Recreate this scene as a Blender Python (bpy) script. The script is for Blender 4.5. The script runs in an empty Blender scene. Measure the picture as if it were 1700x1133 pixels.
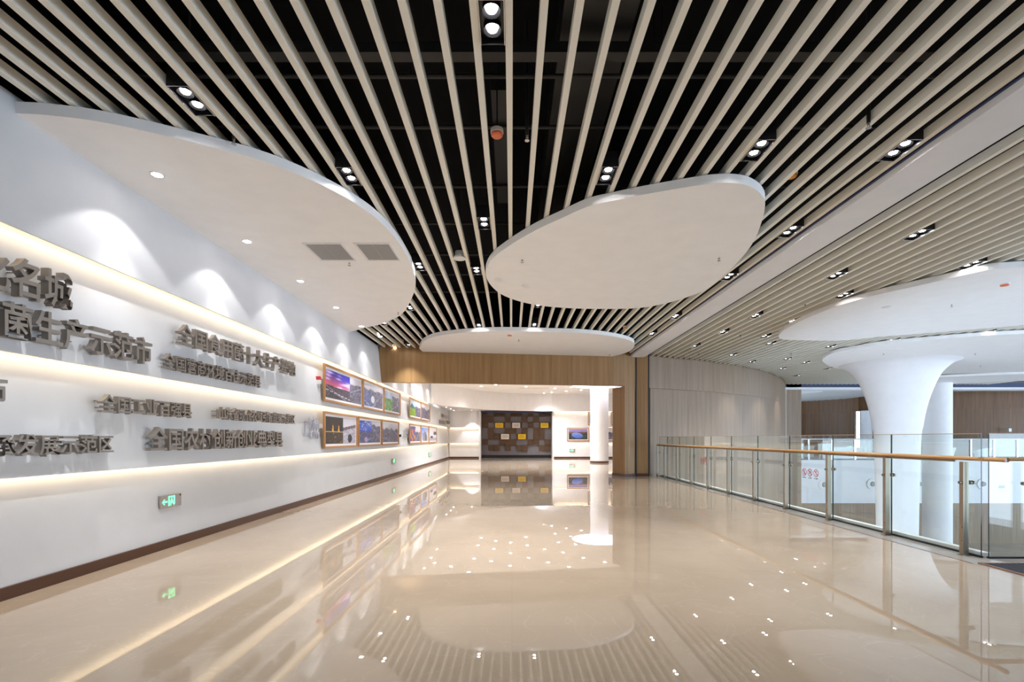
import bpy, math, random
from mathutils import Vector
random.seed(7)
S = bpy.context.scene
C = S.collection
PI = math.pi

# ---------------------------------------------------------------- camera, world, exposure
F, CX, HY, H = 803.0, 850.0, 728.0, 1.4        # focal length, vanishing point (pixels of a 1700x1133 frame), eye height
cam = bpy.data.cameras.new('camera')
cam.sensor_width = 36.0
cam.sensor_fit = 'HORIZONTAL'
cam.lens = F / 1700 * 36
cam.shift_y = (HY - 566.5) / 1700
cam.clip_start, cam.clip_end = 0.05, 200
camo = bpy.data.objects.new('camera', cam)
camo.location = (0, 0, H)
camo.rotation_euler = (PI / 2, 0, 0)
C.objects.link(camo)
S.camera = camo

w = bpy.data.worlds.new('daylight')
S.world = w
w.use_nodes = True
bg = w.node_tree.nodes['Background']
bg.inputs[0].default_value = (0.64, 0.80, 1.0, 1)
bg.inputs[1].default_value = 3.8

S.view_settings.view_transform = 'Standard'
S.view_settings.look = 'None'
S.view_settings.exposure = 0.95
S.view_settings.gamma = 1.0
S.view_settings.use_curve_mapping = False
S.cycles.use_adaptive_sampling = False
S.cycles.max_bounces = 8
S.cycles.diffuse_bounces = 5
S.cycles.glossy_bounces = 4
S.cycles.transparent_max_bounces = 24
S.cycles.caustics_reflective = False
S.cycles.caustics_refractive = False
S.cycles.sample_clamp_indirect = 6.0

P_TWIN = 165.0      # twin ceiling spots
P_ATRIUM = 125.0    # twin spots over the atrium
P_WASH = 22.0       # wall washing downlights
P_BEAM = 62.0      # their narrow core
P_ROOM = 120.0       # downlights of the back room
L_LED = 9.0        # warm strips in the wall ledges


# ---------------------------------------------------------------- pixel -> place
def at_z(x, y, z):
    Y = F * (z - H) / (HY - y)
    return Vector(((x - CX) * Y / F, Y, z))


def at_Y(x, y, Y):
    return Vector(((x - CX) * Y / F, Y, H + (HY - y) * Y / F))


def at_X(x, y, X):
    Y = F * X / (x - CX)
    return Vector((X, Y, H + (HY - y) * Y / F))


# ---------------------------------------------------------------- materials
def mat(name, col, rough=0.5, metal=0.0, spec=0.5, emit=None, estr=0.0, sample=True):
    m = bpy.data.materials.new(name)
    m.use_nodes = True
    b = m.node_tree.nodes['Principled BSDF']
    b.inputs['Base Color'].default_value = (*col, 1)
    b.inputs['Roughness'].default_value = rough
    b.inputs['Metallic'].default_value = metal
    b.inputs['Specular IOR Level'].default_value = spec
    if emit:
        b.inputs['Emission Color'].default_value = (*emit, 1)
        b.inputs['Emission Strength'].default_value = estr
        if not sample:
            m.cycles.emission_sampling = 'NONE'
    return m


def nodes(m):
    nt = m.node_tree
    return nt, nt.nodes, nt.links, nt.nodes['Principled BSDF']


def paint(name, col, rough=0.55, var=0.02):
    """matt wall paint with a faint mottling"""
    m = mat(name, col, rough, spec=0.3)
    nt, n, l, b = nodes(m)
    tc = n.new('ShaderNodeTexCoord')
    no = n.new('ShaderNodeTexNoise')
    no.inputs['Scale'].default_value = 3.0
    no.inputs['Detail'].default_value = 4
    r = n.new('ShaderNodeValToRGB')
    r.color_ramp.elements[0].position = 0.3
    r.color_ramp.elements[1].position = 0.7
    r.color_ramp.elements[0].color = (*[c * (1 - var) for c in col], 1)
    r.color_ramp.elements[1].color = (*[min(1, c * (1 + var)) for c in col], 1)
    l.new(tc.outputs['Object'], no.inputs['Vector'])
    l.new(no.outputs['Fac'], r.inputs['Fac'])
    l.new(r.outputs['Color'], b.inputs['Base Color'])
    return m


def wood(name, dark, light, scale=(9, 9, 0.35), rough=0.45):
    """straight grained veneer: stripes of noise stretched along Z"""
    m = mat(name, light, rough, spec=0.35)
    nt, n, l, b = nodes(m)
    tc = n.new('ShaderNodeTexCoord')
    mp = n.new('ShaderNodeMapping')
    mp.inputs['Scale'].default_value = scale
    no = n.new('ShaderNodeTexNoise')
    no.inputs['Scale'].default_value = 1.0
    no.inputs['Detail'].default_value = 6
    no.inputs['Roughness'].default_value = 0.65
    r = n.new('ShaderNodeValToRGB')
    r.color_ramp.elements[0].position = 0.32
    r.color_ramp.elements[1].position = 0.68
    r.color_ramp.elements[0].color = (*dark, 1)
    r.color_ramp.elements[1].color = (*light, 1)
    l.new(tc.outputs['Object'], mp.inputs['Vector'])
    l.new(mp.outputs['Vector'], no.inputs['Vector'])
    l.new(no.outputs['Fac'], r.inputs['Fac'])
    l.new(r.outputs['Color'], b.inputs['Base Color'])
    return m


def marble():
    m = mat('polished_marble', (0.60, 0.47, 0.34), 0.012, spec=0.5)
    nt, n, l, b = nodes(m)
    b.inputs['IOR'].default_value = 1.72
    tc = n.new('ShaderNodeTexCoord')
    no = n.new('ShaderNodeTexNoise')
    no.inputs['Scale'].default_value = 0.55
    no.inputs['Detail'].default_value = 9
    no.inputs['Roughness'].default_value = 0.62
    no.inputs['Distortion'].default_value = 0.6
    r = n.new('ShaderNodeValToRGB')
    e = r.color_ramp.elements
    e[0].position, e[0].color = 0.30, (0.375, 0.292, 0.215, 1)
    e[1].position, e[1].color = 0.72, (0.46, 0.368, 0.278, 1)
    l.new(tc.outputs['Object'], no.inputs['Vector'])
    l.new(no.outputs['Fac'], r.inputs['Fac'])
    # thin pale veins
    v = n.new('ShaderNodeTexNoise')
    v.inputs['Scale'].default_value = 1.3
    v.inputs['Detail'].default_value = 5
    v.inputs['Distortion'].default_value = 1.6
    l.new(tc.outputs['Object'], v.inputs['Vector'])
    vr = n.new('ShaderNodeValToRGB')
    q = vr.color_ramp.elements
    q[0].position, q[0].color = 0.492, (0, 0, 0, 1)
    q[1].position, q[1].color = 0.508, (0, 0, 0, 1)
    k = vr.color_ramp.elements.new(0.5)
    k.color = (0.16, 0.16, 0.16, 1)
    l.new(v.outputs['Fac'], vr.inputs['Fac'])
    mx = n.new('ShaderNodeMix')
    mx.data_type = 'RGBA'
    mx.inputs['B'].default_value = (0.62, 0.54, 0.45, 1)
    l.new(vr.outputs['Color'], mx.inputs['Factor'])
    l.new(r.outputs['Color'], mx.inputs['A'])
    # tile joints, 1.2 m slabs, barely visible
    br = n.new('ShaderNodeTexBrick')
    br.offset = 0
    br.inputs['Color1'].default_value = (1, 1, 1, 1)
    br.inputs['Color2'].default_value = (0.965, 0.965, 0.965, 1)
    br.inputs['Mortar'].default_value = (0.86, 0.84, 0.82, 1)
    br.inputs['Scale'].default_value = 1.0
    br.inputs['Mortar Size'].default_value = 0.0015
    br.inputs['Brick Width'].default_value = 1.2
    br.inputs['Row Height'].default_value = 1.2
    l.new(tc.outputs['Object'], br.inputs['Vector'])
    mu = n.new('ShaderNodeMix')
    mu.data_type = 'RGBA'
    mu.blend_type = 'MULTIPLY'
    mu.inputs['Factor'].default_value = 1.0
    l.new(mx.outputs['Result'], mu.inputs['A'])
    l.new(br.outputs['Color'], mu.inputs['B'])
    l.new(mu.outputs['Result'], b.inputs['Base Color'])
    # gentle undulation of the polished slabs
    bn = n.new('ShaderNodeTexNoise')
    bn.inputs['Scale'].default_value = 0.6
    bn.inputs['Detail'].default_value = 0
    bp = n.new('ShaderNodeBump')
    bp.inputs['Strength'].default_value = 0.10
    bp.inputs['Distance'].default_value = 0.010
    l.new(tc.outputs['Object'], bn.inputs['Vector'])
    l.new(bn.outputs['Fac'], bp.inputs['Height'])
    l.new(bp.outputs['Normal'], b.inputs['Normal'])
    return m


def glass_mat(name, tint=(0.96, 0.99, 0.975)):
    m = bpy.data.materials.new(name)
    m.use_nodes = True
    nt = m.node_tree
    n, l = nt.nodes, nt.links
    n.clear()
    out = n.new('ShaderNodeOutputMaterial')
    tr = n.new('ShaderNodeBsdfTransparent')
    tr.inputs[0].default_value = (*tint, 1)
    gl = n.new('ShaderNodeBsdfGlossy')
    gl.inputs['Roughness'].default_value = 0.0
    gl.inputs[0].default_value = (1, 1, 1, 1)
    lw = n.new('ShaderNodeLayerWeight')         # facing term, equal from both sides of the pane
    lw.inputs['Blend'].default_value = 0.5
    pw = n.new('ShaderNodeMath')
    pw.operation = 'POWER'
    pw.inputs[1].default_value = 5.0
    ma = n.new('ShaderNodeMath')
    ma.operation = 'MULTIPLY_ADD'
    ma.inputs[1].default_value = 0.96
    ma.inputs[2].default_value = 0.04
    mx = n.new('ShaderNodeMixShader')
    l.new(lw.outputs['Facing'], pw.inputs[0])
    l.new(pw.outputs[0], ma.inputs[0])
    l.new(ma.outputs[0], mx.inputs[0])
    l.new(tr.outputs[0], mx.inputs[1])
    l.new(gl.outputs[0], mx.inputs[2])
    l.new(mx.outputs[0], out.inputs[0])
    return m


def attr_mat(name, rough=0.4):
    m = mat(name, (1, 1, 1), rough)
    nt, n, l, b = nodes(m)
    a = n.new('ShaderNodeVertexColor')
    a.layer_name = 'print'
    l.new(a.outputs['Color'], b.inputs['Base Color'])
    return m


M = {
    'white': paint('white_wall_paint', (0.80, 0.80, 0.815)),
    'panelwhite': paint('cool_white_panel_paint', (0.62, 0.625, 0.64)),
    'soffit': paint('white_ceiling_paint', (0.92, 0.92, 0.92)),
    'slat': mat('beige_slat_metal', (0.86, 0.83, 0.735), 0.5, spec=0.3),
    'black': mat('black_plenum_paint', (0.008, 0.008, 0.009), 0.8, spec=0.1),
    'blackmetal': mat('black_pipe_paint', (0.017, 0.016, 0.016), 0.45),
    'fixture': mat('black_lamp_housing', (0.015, 0.015, 0.018), 0.3),
    'chrome': mat('bright_trim_metal', (0.55, 0.56, 0.6), 0.2, 1.0),
    'steel': mat('brushed_steel', (0.36, 0.31, 0.25), 0.3, 1.0),
    'lens': mat('lit_lens', (1, 1, 1), 0.4, emit=(1, 0.97, 0.95), estr=40, sample=False),
    'led': mat('warm_led', (1, 1, 1), 0.4, emit=(1.0, 0.76, 0.47), estr=L_LED),
    'ring': mat('cool_light_panel', (1, 1, 1), 0.4, emit=(0.82, 0.85, 1.0), estr=3.0),
    'wood': wood('oak_veneer', (0.235, 0.128, 0.048), (0.35, 0.205, 0.085)),
    'palewood': wood('oak_veneer_paler_tone', (0.235, 0.165, 0.11), (0.325, 0.24, 0.165)),  # oak grain in a paler, greyer tone
    'darkwood': wood('dark_oak_veneer', (0.12, 0.055, 0.02), (0.20, 0.10, 0.04)),
    'railwood': wood('handrail_oak', (0.48, 0.25, 0.10), (0.60, 0.36, 0.17), (60, 3, 60), 0.25),
    'framewood': mat('picture_frame_wood', (0.42, 0.20, 0.07), 0.3, spec=0.5),
    'base': mat('brown_skirting', (0.085, 0.035, 0.018), 0.35),
    'marble': marble(),
    'stone': paint('grey_border_stone', (0.36, 0.33, 0.30), 0.08, 0.15),
    'carpet': paint('pale_grey_carpet', (0.42, 0.43, 0.45), 0.9, 0.05),
    'brass': mat('copper_edge_strip', (0.42, 0.22, 0.13), 0.35, 1.0),
    'glass': glass_mat('clear_glass'),
    'glassedge': mat('glass_cut_edge', (0.015, 0.06, 0.065), 0.1),
    'glasstop': mat('glass_top_edge_refraction', (0.42, 0.31, 0.19), 0.15),  # tan colour painted in for what the polished edge refracts
    'letter': mat('bronze_letter_metal', (0.33, 0.295, 0.265), 0.36, 0.6),
    'greyprint': mat('grey_print', (0.45, 0.45, 0.52), 0.5),
    'mount': mat('white_picture_mount', (0.82, 0.82, 0.84), 0.5),
    'photo': attr_mat('printed_photo', 0.35),
    'signmetal': mat('sign_plate_steel', (0.42, 0.38, 0.36), 0.4, 0.3),
    'signgreen': mat('lit_green_pictogram', (0.1, 0.8, 0.4), 0.4, emit=(0.22, 1.0, 0.50), estr=0.75, sample=False),
    'red': mat('red_print', (0.55, 0.03, 0.04), 0.4),
    'ink': mat('dark_print', (0.05, 0.05, 0.06), 0.5),
    'orange': mat('orange_plastic', (0.75, 0.17, 0.06), 0.4),
    'amber': mat('amber_plastic', (0.75, 0.32, 0.02), 0.4),
    'plastic': mat('white_plastic', (0.78, 0.78, 0.78), 0.4),
    'greymetal': mat('grey_louvre_metal', (0.34, 0.34, 0.34), 0.5),
    'darkgap': mat('dark_metal_joint', (0.03, 0.033, 0.04), 0.35, 0.6),
    'feature': paint('grey_plaster_panel', (0.17, 0.16, 0.175), 0.7, 0.06),
    'block': wood('brown_slat_block', (0.055, 0.028, 0.013), (0.125, 0.07, 0.036), (2, 2, 40), 0.5),
    'yellow': mat('gold_plaque', (0.80, 0.52, 0.02), 0.3, 0.2),
    'plate': mat('ivory_plaque', (0.72, 0.66, 0.6), 0.4),
    'mat': mat('ribbed_dark_mat', (0.035, 0.035, 0.05), 0.6),
    'navy': mat('navy_upholstery', (0.03, 0.055, 0.22), 0.7),
    'cloth': mat('white_upholstery', (0.78, 0.80, 0.83), 0.7),
    'navybeam': mat('dark_blue_channel', (0.02, 0.035, 0.11), 0.4),
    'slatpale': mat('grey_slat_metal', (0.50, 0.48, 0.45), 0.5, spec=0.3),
}


# ---------------------------------------------------------------- geometry helpers
class MB:
    def __init__(self):
        self.v, self.f, self.m = [], [], []

    def face(self, pts, mi=0):
        b = len(self.v)
        self.v += [tuple(p) for p in pts]
        self.f.append(tuple(range(b, b + len(pts))))
        self.m.append(mi)

    def box(self, x0, x1, y0, y1, z0, z1, mi=0):
        b = len(self.v)
        self.v += [(x0, y0, z0), (x1, y0, z0), (x1, y1, z0), (x0, y1, z0),
                   (x0, y0, z1), (x1, y0, z1), (x1, y1, z1), (x0, y1, z1)]
        self.f += [tuple(b + i for i in q) for q in
                   ((3, 2, 1, 0), (4, 5, 6, 7), (0, 1, 5, 4), (1, 2, 6, 5), (2, 3, 7, 6), (3, 0, 4, 7))]
        self.m += [mi] * 6
        return self

    def prism(self, poly, z0, z1, mi=0):
        """vertical prism over an XY polygon"""
        a = sum(p[0] * q[1] - q[0] * p[1] for p, q in zip(poly, poly[1:] + poly[:1]))
        if a < 0:
            poly = poly[::-1]
        b, n = len(self.v), len(poly)
        self.v += [(p[0], p[1], z0) for p in poly] + [(p[0], p[1], z1) for p in poly]
        self.f.append(tuple(b + i for i in reversed(range(n))))
        self.f.append(tuple(b + n + i for i in range(n)))
        self.m += [mi, mi]
        for i in range(n):
            j = (i + 1) % n
            self.f.append((b + i, b + j, b + n + j, b + n + i))
            self.m.append(mi)
        return self

    def sweep(self, prof, p0, p1, up=Vector((0, 0, 1)), mi=0):
        """profile of (out, z) pairs run along the ground line p0 -> p1; out is measured to the right of the way"""
        p0, p1 = Vector(p0), Vector(p1)
        d = (p1 - p0).normalized()
        o = d.cross(up)
        b, n = len(self.v), len(prof)
        for p in (p0, p1):
            self.v += [tuple(p + o * q[0] + up * q[1]) for q in prof]
        for i in range(n):
            j = (i + 1) % n
            self.f.append((b + i, b + j, b + n + j, b + n + i))
            self.m.append(mi)
        self.f.append(tuple(b + i for i in reversed(range(n))))
        self.f.append(tuple(b + n + i for i in range(n)))
        self.m += [mi, mi]
        return self

    def ribbon(self, line, thick, z0, z1, mi=0):
        """wall following a plan line, thick to the left of the way"""
        n = len(line)
        back = []
        for i in range(n):
            a, c = line[max(i - 1, 0)], line[min(i + 1, n - 1)]
            d = Vector((c[0] - a[0], c[1] - a[1])).normalized()
            back.append((line[i][0] - d.y * thick, line[i][1] + d.x * thick))
        b = len(self.v)
        for i in range(n):
            self.v += [(*line[i], z0), (*line[i], z1), (*back[i], z1), (*back[i], z0)]
        for i in range(n - 1):
            k = b + 4 * i
            for u in range(4):
                q = (u + 1) % 4
                self.f.append((k + u, k + 4 + u, k + 4 + q, k + q))
                self.m.append(mi)
        e = b + 4 * (n - 1)
        self.f += [(b, b + 1, b + 2, b + 3), (e + 3, e + 2, e + 1, e)]
        self.m += [mi, mi]
        return self

    def cyl(self, p0, p1, r0, r1=None, n=16, mi=0, caps=True):
        r1 = r0 if r1 is None else r1
        p0, p1 = Vector(p0), Vector(p1)
        d = (p1 - p0).normalized()
        u = d.orthogonal().normalized()
        w_ = d.cross(u)
        b = len(self.v)
        for p, r in ((p0, r0), (p1, r1)):
            self.v += [tuple(p + (u * math.cos(2 * PI * i / n) + w_ * math.sin(2 * PI * i / n)) * r) for i in range(n)]
        for i in range(n):
            j = (i + 1) % n
            self.f.append((b + i, b + j, b + n + j, b + n + i))
            self.m.append(mi)
        if caps:
            self.f.append(tuple(b + i for i in reversed(range(n))))
            self.f.append(tuple(b + n + i for i in range(n)))
            self.m += [mi, mi]
        return self

    def lathe(self, prof, c=(0, 0), n=48, mi=0):
        """profile of (radius, z), turned about the vertical through c"""
        b, k = len(self.v), len(prof)
        for r, z in prof:
            self.v += [(c[0] + r * math.cos(2 * PI * i / n), c[1] + r * math.sin(2 * PI * i / n), z) for i in range(n)]
        for a in range(k - 1):
            for i in range(n):
                j = (i + 1) % n
                self.f.append((b + a * n + i, b + a * n + j, b + (a + 1) * n + j, b + (a + 1) * n + i))
                self.m.append(mi)
        return self

    def ring(self, c, axis_u, axis_v, r0, r1, depth, n=32, mi=0):
        """flat annulus with thickness; axis_u x axis_v is its front"""
        c, u, v_ = Vector(c), Vector(axis_u), Vector(axis_v)
        nrm = u.cross(v_).normalized()
        b = len(self.v)
        for off in (0, depth):
            for r in (r0, r1):
                self.v += [tuple(c + nrm * off + (u * math.cos(2 * PI * i / n) + v_ * math.sin(2 * PI * i / n)) * r) for i in range(n)]
        for i in range(n):
            j = (i + 1) % n
            A, B_, C_, D = b, b + n, b + 2 * n, b + 3 * n
            for q in ((A + i, A + j, B_ + j, B_ + i), (C_ + i, D + i, D + j, C_ + j), (B_ + i, B_ + j, D + j, D + i), (A + i, C_ + i, C_ + j, A + j)):
                self.f.append(q)
                self.m.append(mi)
        return self

    def build(self, name, mats, parent=None, smooth=False, loc=None):
        me = bpy.data.meshes.new(name)
        me.from_pydata(self.v, [], self.f)
        for m in (mats if isinstance(mats, (list, tuple)) else [mats]):
            me.materials.append(m)
        me.polygons.foreach_set('material_index', self.m)
        if smooth:
            me.polygons.foreach_set('use_smooth', [True] * len(self.f))
            me.set_sharp_from_angle(angle=math.radians(40))
        me.update()
        o = bpy.data.objects.new(name, me)
        C.objects.link(o)
        if parent:
            o.parent = parent
        if loc:
            o.location = loc
        return o


def tag(o, label=None, cat=None, group=None, kind=None):
    if label:
        o['label'] = label
    if cat:
        o['category'] = cat
    if group:
        o['group'] = group
    if kind:
        o['kind'] = kind
    return o


def thing(name, label, cat, loc=(0, 0, 0), rz=0.0, group=None):
    o = bpy.data.objects.new(name, None)
    o.empty_display_size = 0.1
    o.location = loc
    o.rotation_euler = (0, 0, rz)
    C.objects.link(o)
    return tag(o, label, cat, group)


def struct(o, label, cat):
    return tag(o, label, cat, kind='structure')


def copy_tree(o, parent=None):
    c = o.copy()
    C.objects.link(c)
    if parent:
        c.parent = parent
    for ch in list(o.children):
        copy_tree(ch, c)
    return c


def smooth_line(pts, closed=False, per=6):
    """Catmull-Rom through plan points"""
    n = len(pts)
    out = []
    rng = range(n) if closed else range(n - 1)
    for i in rng:
        if closed:
            p = [Vector(pts[(i + k) % n]) for k in (-1, 0, 1, 2)]
        else:
            p = [Vector(pts[min(max(i + k, 0), n - 1)]) for k in (-1, 0, 1, 2)]
        for s in range(per):
            t = s / per
            out.append(tuple(0.5 * ((2 * p[1]) + (-p[0] + p[2]) * t + (2 * p[0] - 5 * p[1] + 4 * p[2] - p[3]) * t * t
                                    + (-p[0] + 3 * p[1] - 3 * p[2] + p[3]) * t ** 3)))
    if not closed:
        out.append(tuple(pts[-1]))
    return out


ONES = ['', 'first', 'second', 'third', 'fourth', 'fifth', 'sixth', 'seventh', 'eighth', 'ninth', 'tenth', 'eleventh', 'twelfth', 'thirteenth',
        'fourteenth', 'fifteenth', 'sixteenth', 'seventeenth', 'eighteenth', 'nineteenth']
TENS = {2: ('twentieth', 'twenty'), 3: ('thirtieth', 'thirty'), 4: ('fortieth', 'forty'), 5: ('fiftieth', 'fifty'), 6: ('sixtieth', 'sixty'),
        7: ('seventieth', 'seventy'), 8: ('eightieth', 'eighty'), 9: ('ninetieth', 'ninety')}


def nth(k):
    if k < 20:
        return ONES[k]
    t, o = divmod(k, 10)
    return TENS[t][0] if o == 0 else TENS[t][1] + '-' + ONES[o]


def spot(parent, power, angle, blend, col, loc=(0, 0, 0), radius=0.03, tilt=(0, 0, 0), data=None):
    if data is None:
        data = bpy.data.lights.new('lamp_light', 'SPOT')
        data.energy = power
        data.spot_size = math.radians(angle)
        data.spot_blend = blend
        data.color = col
        data.shadow_soft_size = radius
    o = bpy.data.objects.new('lamp_light', data)
    C.objects.link(o)
    o.parent = parent
    o.location = loc
    o.rotation_euler = tilt
    return o


# ---------------------------------------------------------------- levels and plan
Z_SLAT = 4.45                 # underside of the slats
Z_DISC = 4.33                 # underside of the drop ceilings
WX = -4.375                   # ledge lips and floor line of the left wall
LIPS = (3.26, 2.152, 1.05)    # the three lit ledges
FAS0, FAS1 = (-4.45, 16.2), (3.65, 17.36)      # front of the wooden portal


def fas_y(x):
    t = (x - FAS0[0]) / (FAS1[0] - FAS0[0])
    return FAS0[1] + t * (FAS1[1] - FAS0[1])


CURVE = [(5.09, 17.98), (6.63, 18.7), (7.87, 19.33), (9.37, 20.36), (11.23, 21.9), (12.5, 23.2), (13.95, 25.0), (15.6, 27.6)]
CURVE_S = smooth_line(CURVE, per=5)


def curve_y(x):
    for a, b in zip(CURVE_S, CURVE_S[1:]):
        if a[0] <= x <= b[0]:
            return a[1] + (b[1] - a[1]) * (x - a[0]) / (b[0] - a[0])
    return 27.5


# ---------------------------------------------------------------- floors
f = MB()
f.prism([(-4.7, -4), (5.15, -4), (5.15, 18.02), (-4.7, 18.02)], -0.45, 0.0)
f.prism([(-4.7, 18.02), (5.15, 18.02), (6.45, 18.8), (8.45, 20.0), (8.45, 36.5), (-4.7, 36.5)], -0.45, 0.0)
f.box(5.55, 8.5, -4, 5.45, -0.45, 0.0)
struct(f.build('floor', M['marble']), 'polished beige marble floor of the gallery', 'floor')
f = MB().box(5.15, 5.55, -4, 18.02, -0.45, 0.0)
struct(f.build('trim_1', M['stone']), 'grey stone border strip under the glass railing', 'floor border')
f = MB().box(5.137, 5.15, 5.4, 18.0, -0.01, 0.003)
struct(f.build('trim_2', M['brass']), 'thin copper inlay beside the grey stone border', 'floor inlay')
f = MB().box(5.53, 5.62, 5.68, 17.95, -0.6, 0.055)
struct(f.build('trim_3', M['white']), 'white upstand at the slab edge behind the glass railing', 'slab edge')
f = MB().box(4, 48, -6, 34, -5.7, -5.4)
struct(f.build('floor_lower', M['marble']), 'lower storey floor below the atrium void', 'floor')
f = MB().prism([(13, 31.16), (48, 31.16), (48, 46), (13, 46)], -0.4, 0.0)
struct(f.build('floor_far', M['carpet']), 'floor of the lounge across the atrium', 'floor')

# ---------------------------------------------------------------- left wall: shingled panels with lit ledges
def panel_profile(top, z_top, lip, z_lip, t=0.02):
    return [(top, z_top), (lip, z_lip), (lip - t, z_lip), (top - t, z_top)]


def shingle(mb, p0, p1, first=0):
    """p0 -> p1 with the room to the right of the way: panels B, C and D (and A when first == 0)"""
    tops = (4.50, 3.42, 2.31, 1.21)
    rec = (-0.115, -0.17, -0.17, -0.12)
    lips = (3.26, 2.152, 1.05, 0.0)
    for i in range(first, 4):
        mb.sweep(panel_profile(rec[i], tops[i], 0.0 if i < 3 else -0.015, lips[i]), p0, p1)


wl = MB()
shingle(wl, (WX, -4, 0), (WX, 26.3, 0), 0)
shingle(wl, (WX, 26.3, 0), (WX, 33.75, 0), 1)
wl.box(-4.75, -4.62, -4, 36.5, -0.3, 5.7)
struct(wl.build('wall_left', M['panelwhite']), 'long white wall in overlapping panels with three lit ledges', 'wall')
b = MB().box(WX - 0.03, WX + 0.004, -4, 33.7, 0, 0.11)
struct(b.build('baseboard_left', M['base']), 'brown skirting along the white left wall', 'skirting')

where = ('top', 'middle', 'lowest')
for i, z in enumerate(LIPS):
    y1 = 33.6 if i else 26.2
    s = MB()
    k = int((y1 + 4) / 1.2)
    for j in range(k):
        a, c = -4 + (y1 + 4) * j / k, -4 + (y1 + 4) * (j + 1) / k
        s.box(WX - 0.052, WX - 0.030, a, c - 0.01, z + 0.045, z + 0.055)
    tag(s.build('led_strip', M['led']), f'warm light strip tucked behind the {where[i]} ledge of the left wall', 'light strip', 'ledge light strips')

# ---------------------------------------------------------------- wooden portal, back room
fas = [FAS0, (-2, fas_y(-2)), (1, fas_y(1)), (3.65, FAS1[1]), (4.1, 17.5), (4.4, 17.68), (4.52, 17.8)]
p = MB()
p.ribbon(fas, 0.16, 3.28, 4.75)
p.prism([(4.08, 17.50), (4.25, 17.58), (4.42, 17.70), (4.52, 17.80), (4.56, 18.0), (4.56, 18.35), (3.78, 18.20), (3.80, 18.1)], 0, 3.279)
struct(p.build('wall_portal', M['wood'], smooth=False), 'oak veneered portal spanning the corridor', 'wall')
b = MB().prism([(4.07, 17.49), (4.25, 17.57), (4.42, 17.69), (4.53, 17.79), (4.57, 18.0), (4.57, 18.35), (3.76, 18.20), (3.79, 18.1)], 0, 0.1)
struct(b.build('baseboard_portal', M['base']), 'brown skirting round the foot of the oak portal', 'skirting')
p = MB().box(4.60, 5.02, 17.86, 18.1, 0, 4.75)
struct(p.build('wall_pier', M['wood']), 'narrow oak panel between two dark metal joints', 'wall')
b = MB().box(4.60, 5.02, 17.85, 17.87, 0, 0.1)
struct(b.build('baseboard_pier', M['base']), 'brown skirting under the narrow oak panel', 'skirting')
p = MB().box(4.545, 4.60, 17.84, 18.1, 0, 4.75).box(5.02, 5.085, 17.9, 18.1, 0, 4.75)
struct(p.build('trim_4', M['darkgap']), 'dark metal joints on both sides of the narrow oak panel', 'metal joint')

low = [(x + 0.09, y + 0.14) for x, y in CURVE_S]
p = MB()
p.ribbon(low, 0.2, -5.4, 3.29)
p.ribbon(CURVE_S, 0.26, 3.27, 4.75)
p.box(15.75, 16.6, 27.75, 27.95, -5.4, 4.6)
struct(p.build('wall_curved', M['palewood']), 'curved pale oak wall beside the atrium', 'wall')

r = MB().prism([(-4.62, 16.45), (3.6, 17.55), (4.5, 18.1), (5.1, 18.3), (6.45, 18.98), (8.45, 20.1), (8.45, 36.5), (-4.62, 36.5)], 4.45, 4.6)
struct(r.build('ceiling_back_room', M['soffit']), 'white ceiling of the room behind the oak portal', 'ceiling')
bulk = smooth_line([(-4.375, 26.2), (-3.83, 27.7), (-2.99, 29.0), (-2.11, 30.8), (-0.99, 31.9), (0.08, 32.7), (2.74, 33.36), (8.45, 33.5)], per=5)
r = MB().ribbon(bulk, 0.04, 3.26, 4.45)
r.prism([(q[0], q[1] + 0.03) for q in bulk] + [(8.45, 33.95), (-4.45, 33.95)], 3.33, 3.37)
struct(r.build('wall_bulkhead', M['white']), 'white curved bulkhead above the dark opening', 'wall')
r = MB()
BY = 33.7
shingle(r, (-4.375, BY, 0), (-2.3, BY, 0), 1)
shingle(r, (2.92, BY, 0), (8.4, BY, 0), 1)
r.box(-4.6, -2.3, BY + 0.2, BY + 0.27, 0, 3.43).box(2.92, 8.5, BY + 0.2, BY + 0.27, 0, 3.4)
r.box(-2.3, -2.18, BY - 0.02, 34.5, 0, 3.30).box(2.81, 2.92, BY - 0.02, 34.5, 0, 3.30)
struct(r.build('wall_back', M['white']), 'white end wall on both sides of the dark opening', 'wall')
b = MB().box(-4.37, -2.3, BY - 0.01, BY + 0.02, 0, 0.11).box(2.92, 8.4, BY - 0.01, BY + 0.02, 0, 0.11)
struct(b.build('baseboard_back', M['base']), 'brown skirting along the white end wall', 'skirting')
r = MB().box(8.4, 8.5, 20.15, 34, 0, 4.6)
struct(r.build('wall_right', M['white']), 'white side wall of the back room', 'wall')
r = MB().box(-4.6, 6.5, 34.6, 34.75, 0, 4.6)
struct(r.build('wall_recess', M['feature']), 'dark plaster wall behind the opening', 'wall')
for i, z in enumerate(LIPS[1:]):
    for k, (x0, x1, side) in enumerate(((-4.3, -2.36, 'left'), (3.0, 8.35, 'right'))):
        s = MB()
        n = max(1, int((x1 - x0) / 1.2))
        for j in range(n):
            s.box(x0 + (x1 - x0) * j / n, x0 + (x1 - x0) * (j + 1) / n - 0.01, BY + 0.030, BY + 0.052, z + 0.045, z + 0.055)
        tag(s.build('led_strip', M['led']), f'warm light strip behind the {where[i + 1]} ledge of the end wall {side} of the dark opening', 'light strip', 'ledge light strips')
s = MB()
for j in range(4):
    s.box(3.0 + 1.13 * j, 4.12 + 1.13 * j, BY + 0.0, BY + 0.025, 3.305, 3.315)
tag(s.build('led_strip', M['led']), 'warm light strip under the bulkhead above the lake picture', 'light strip', 'ledge light strips')

# dark feature wall with brown blocks and plaques
FY = 34.6
cell = 0.4045


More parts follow.
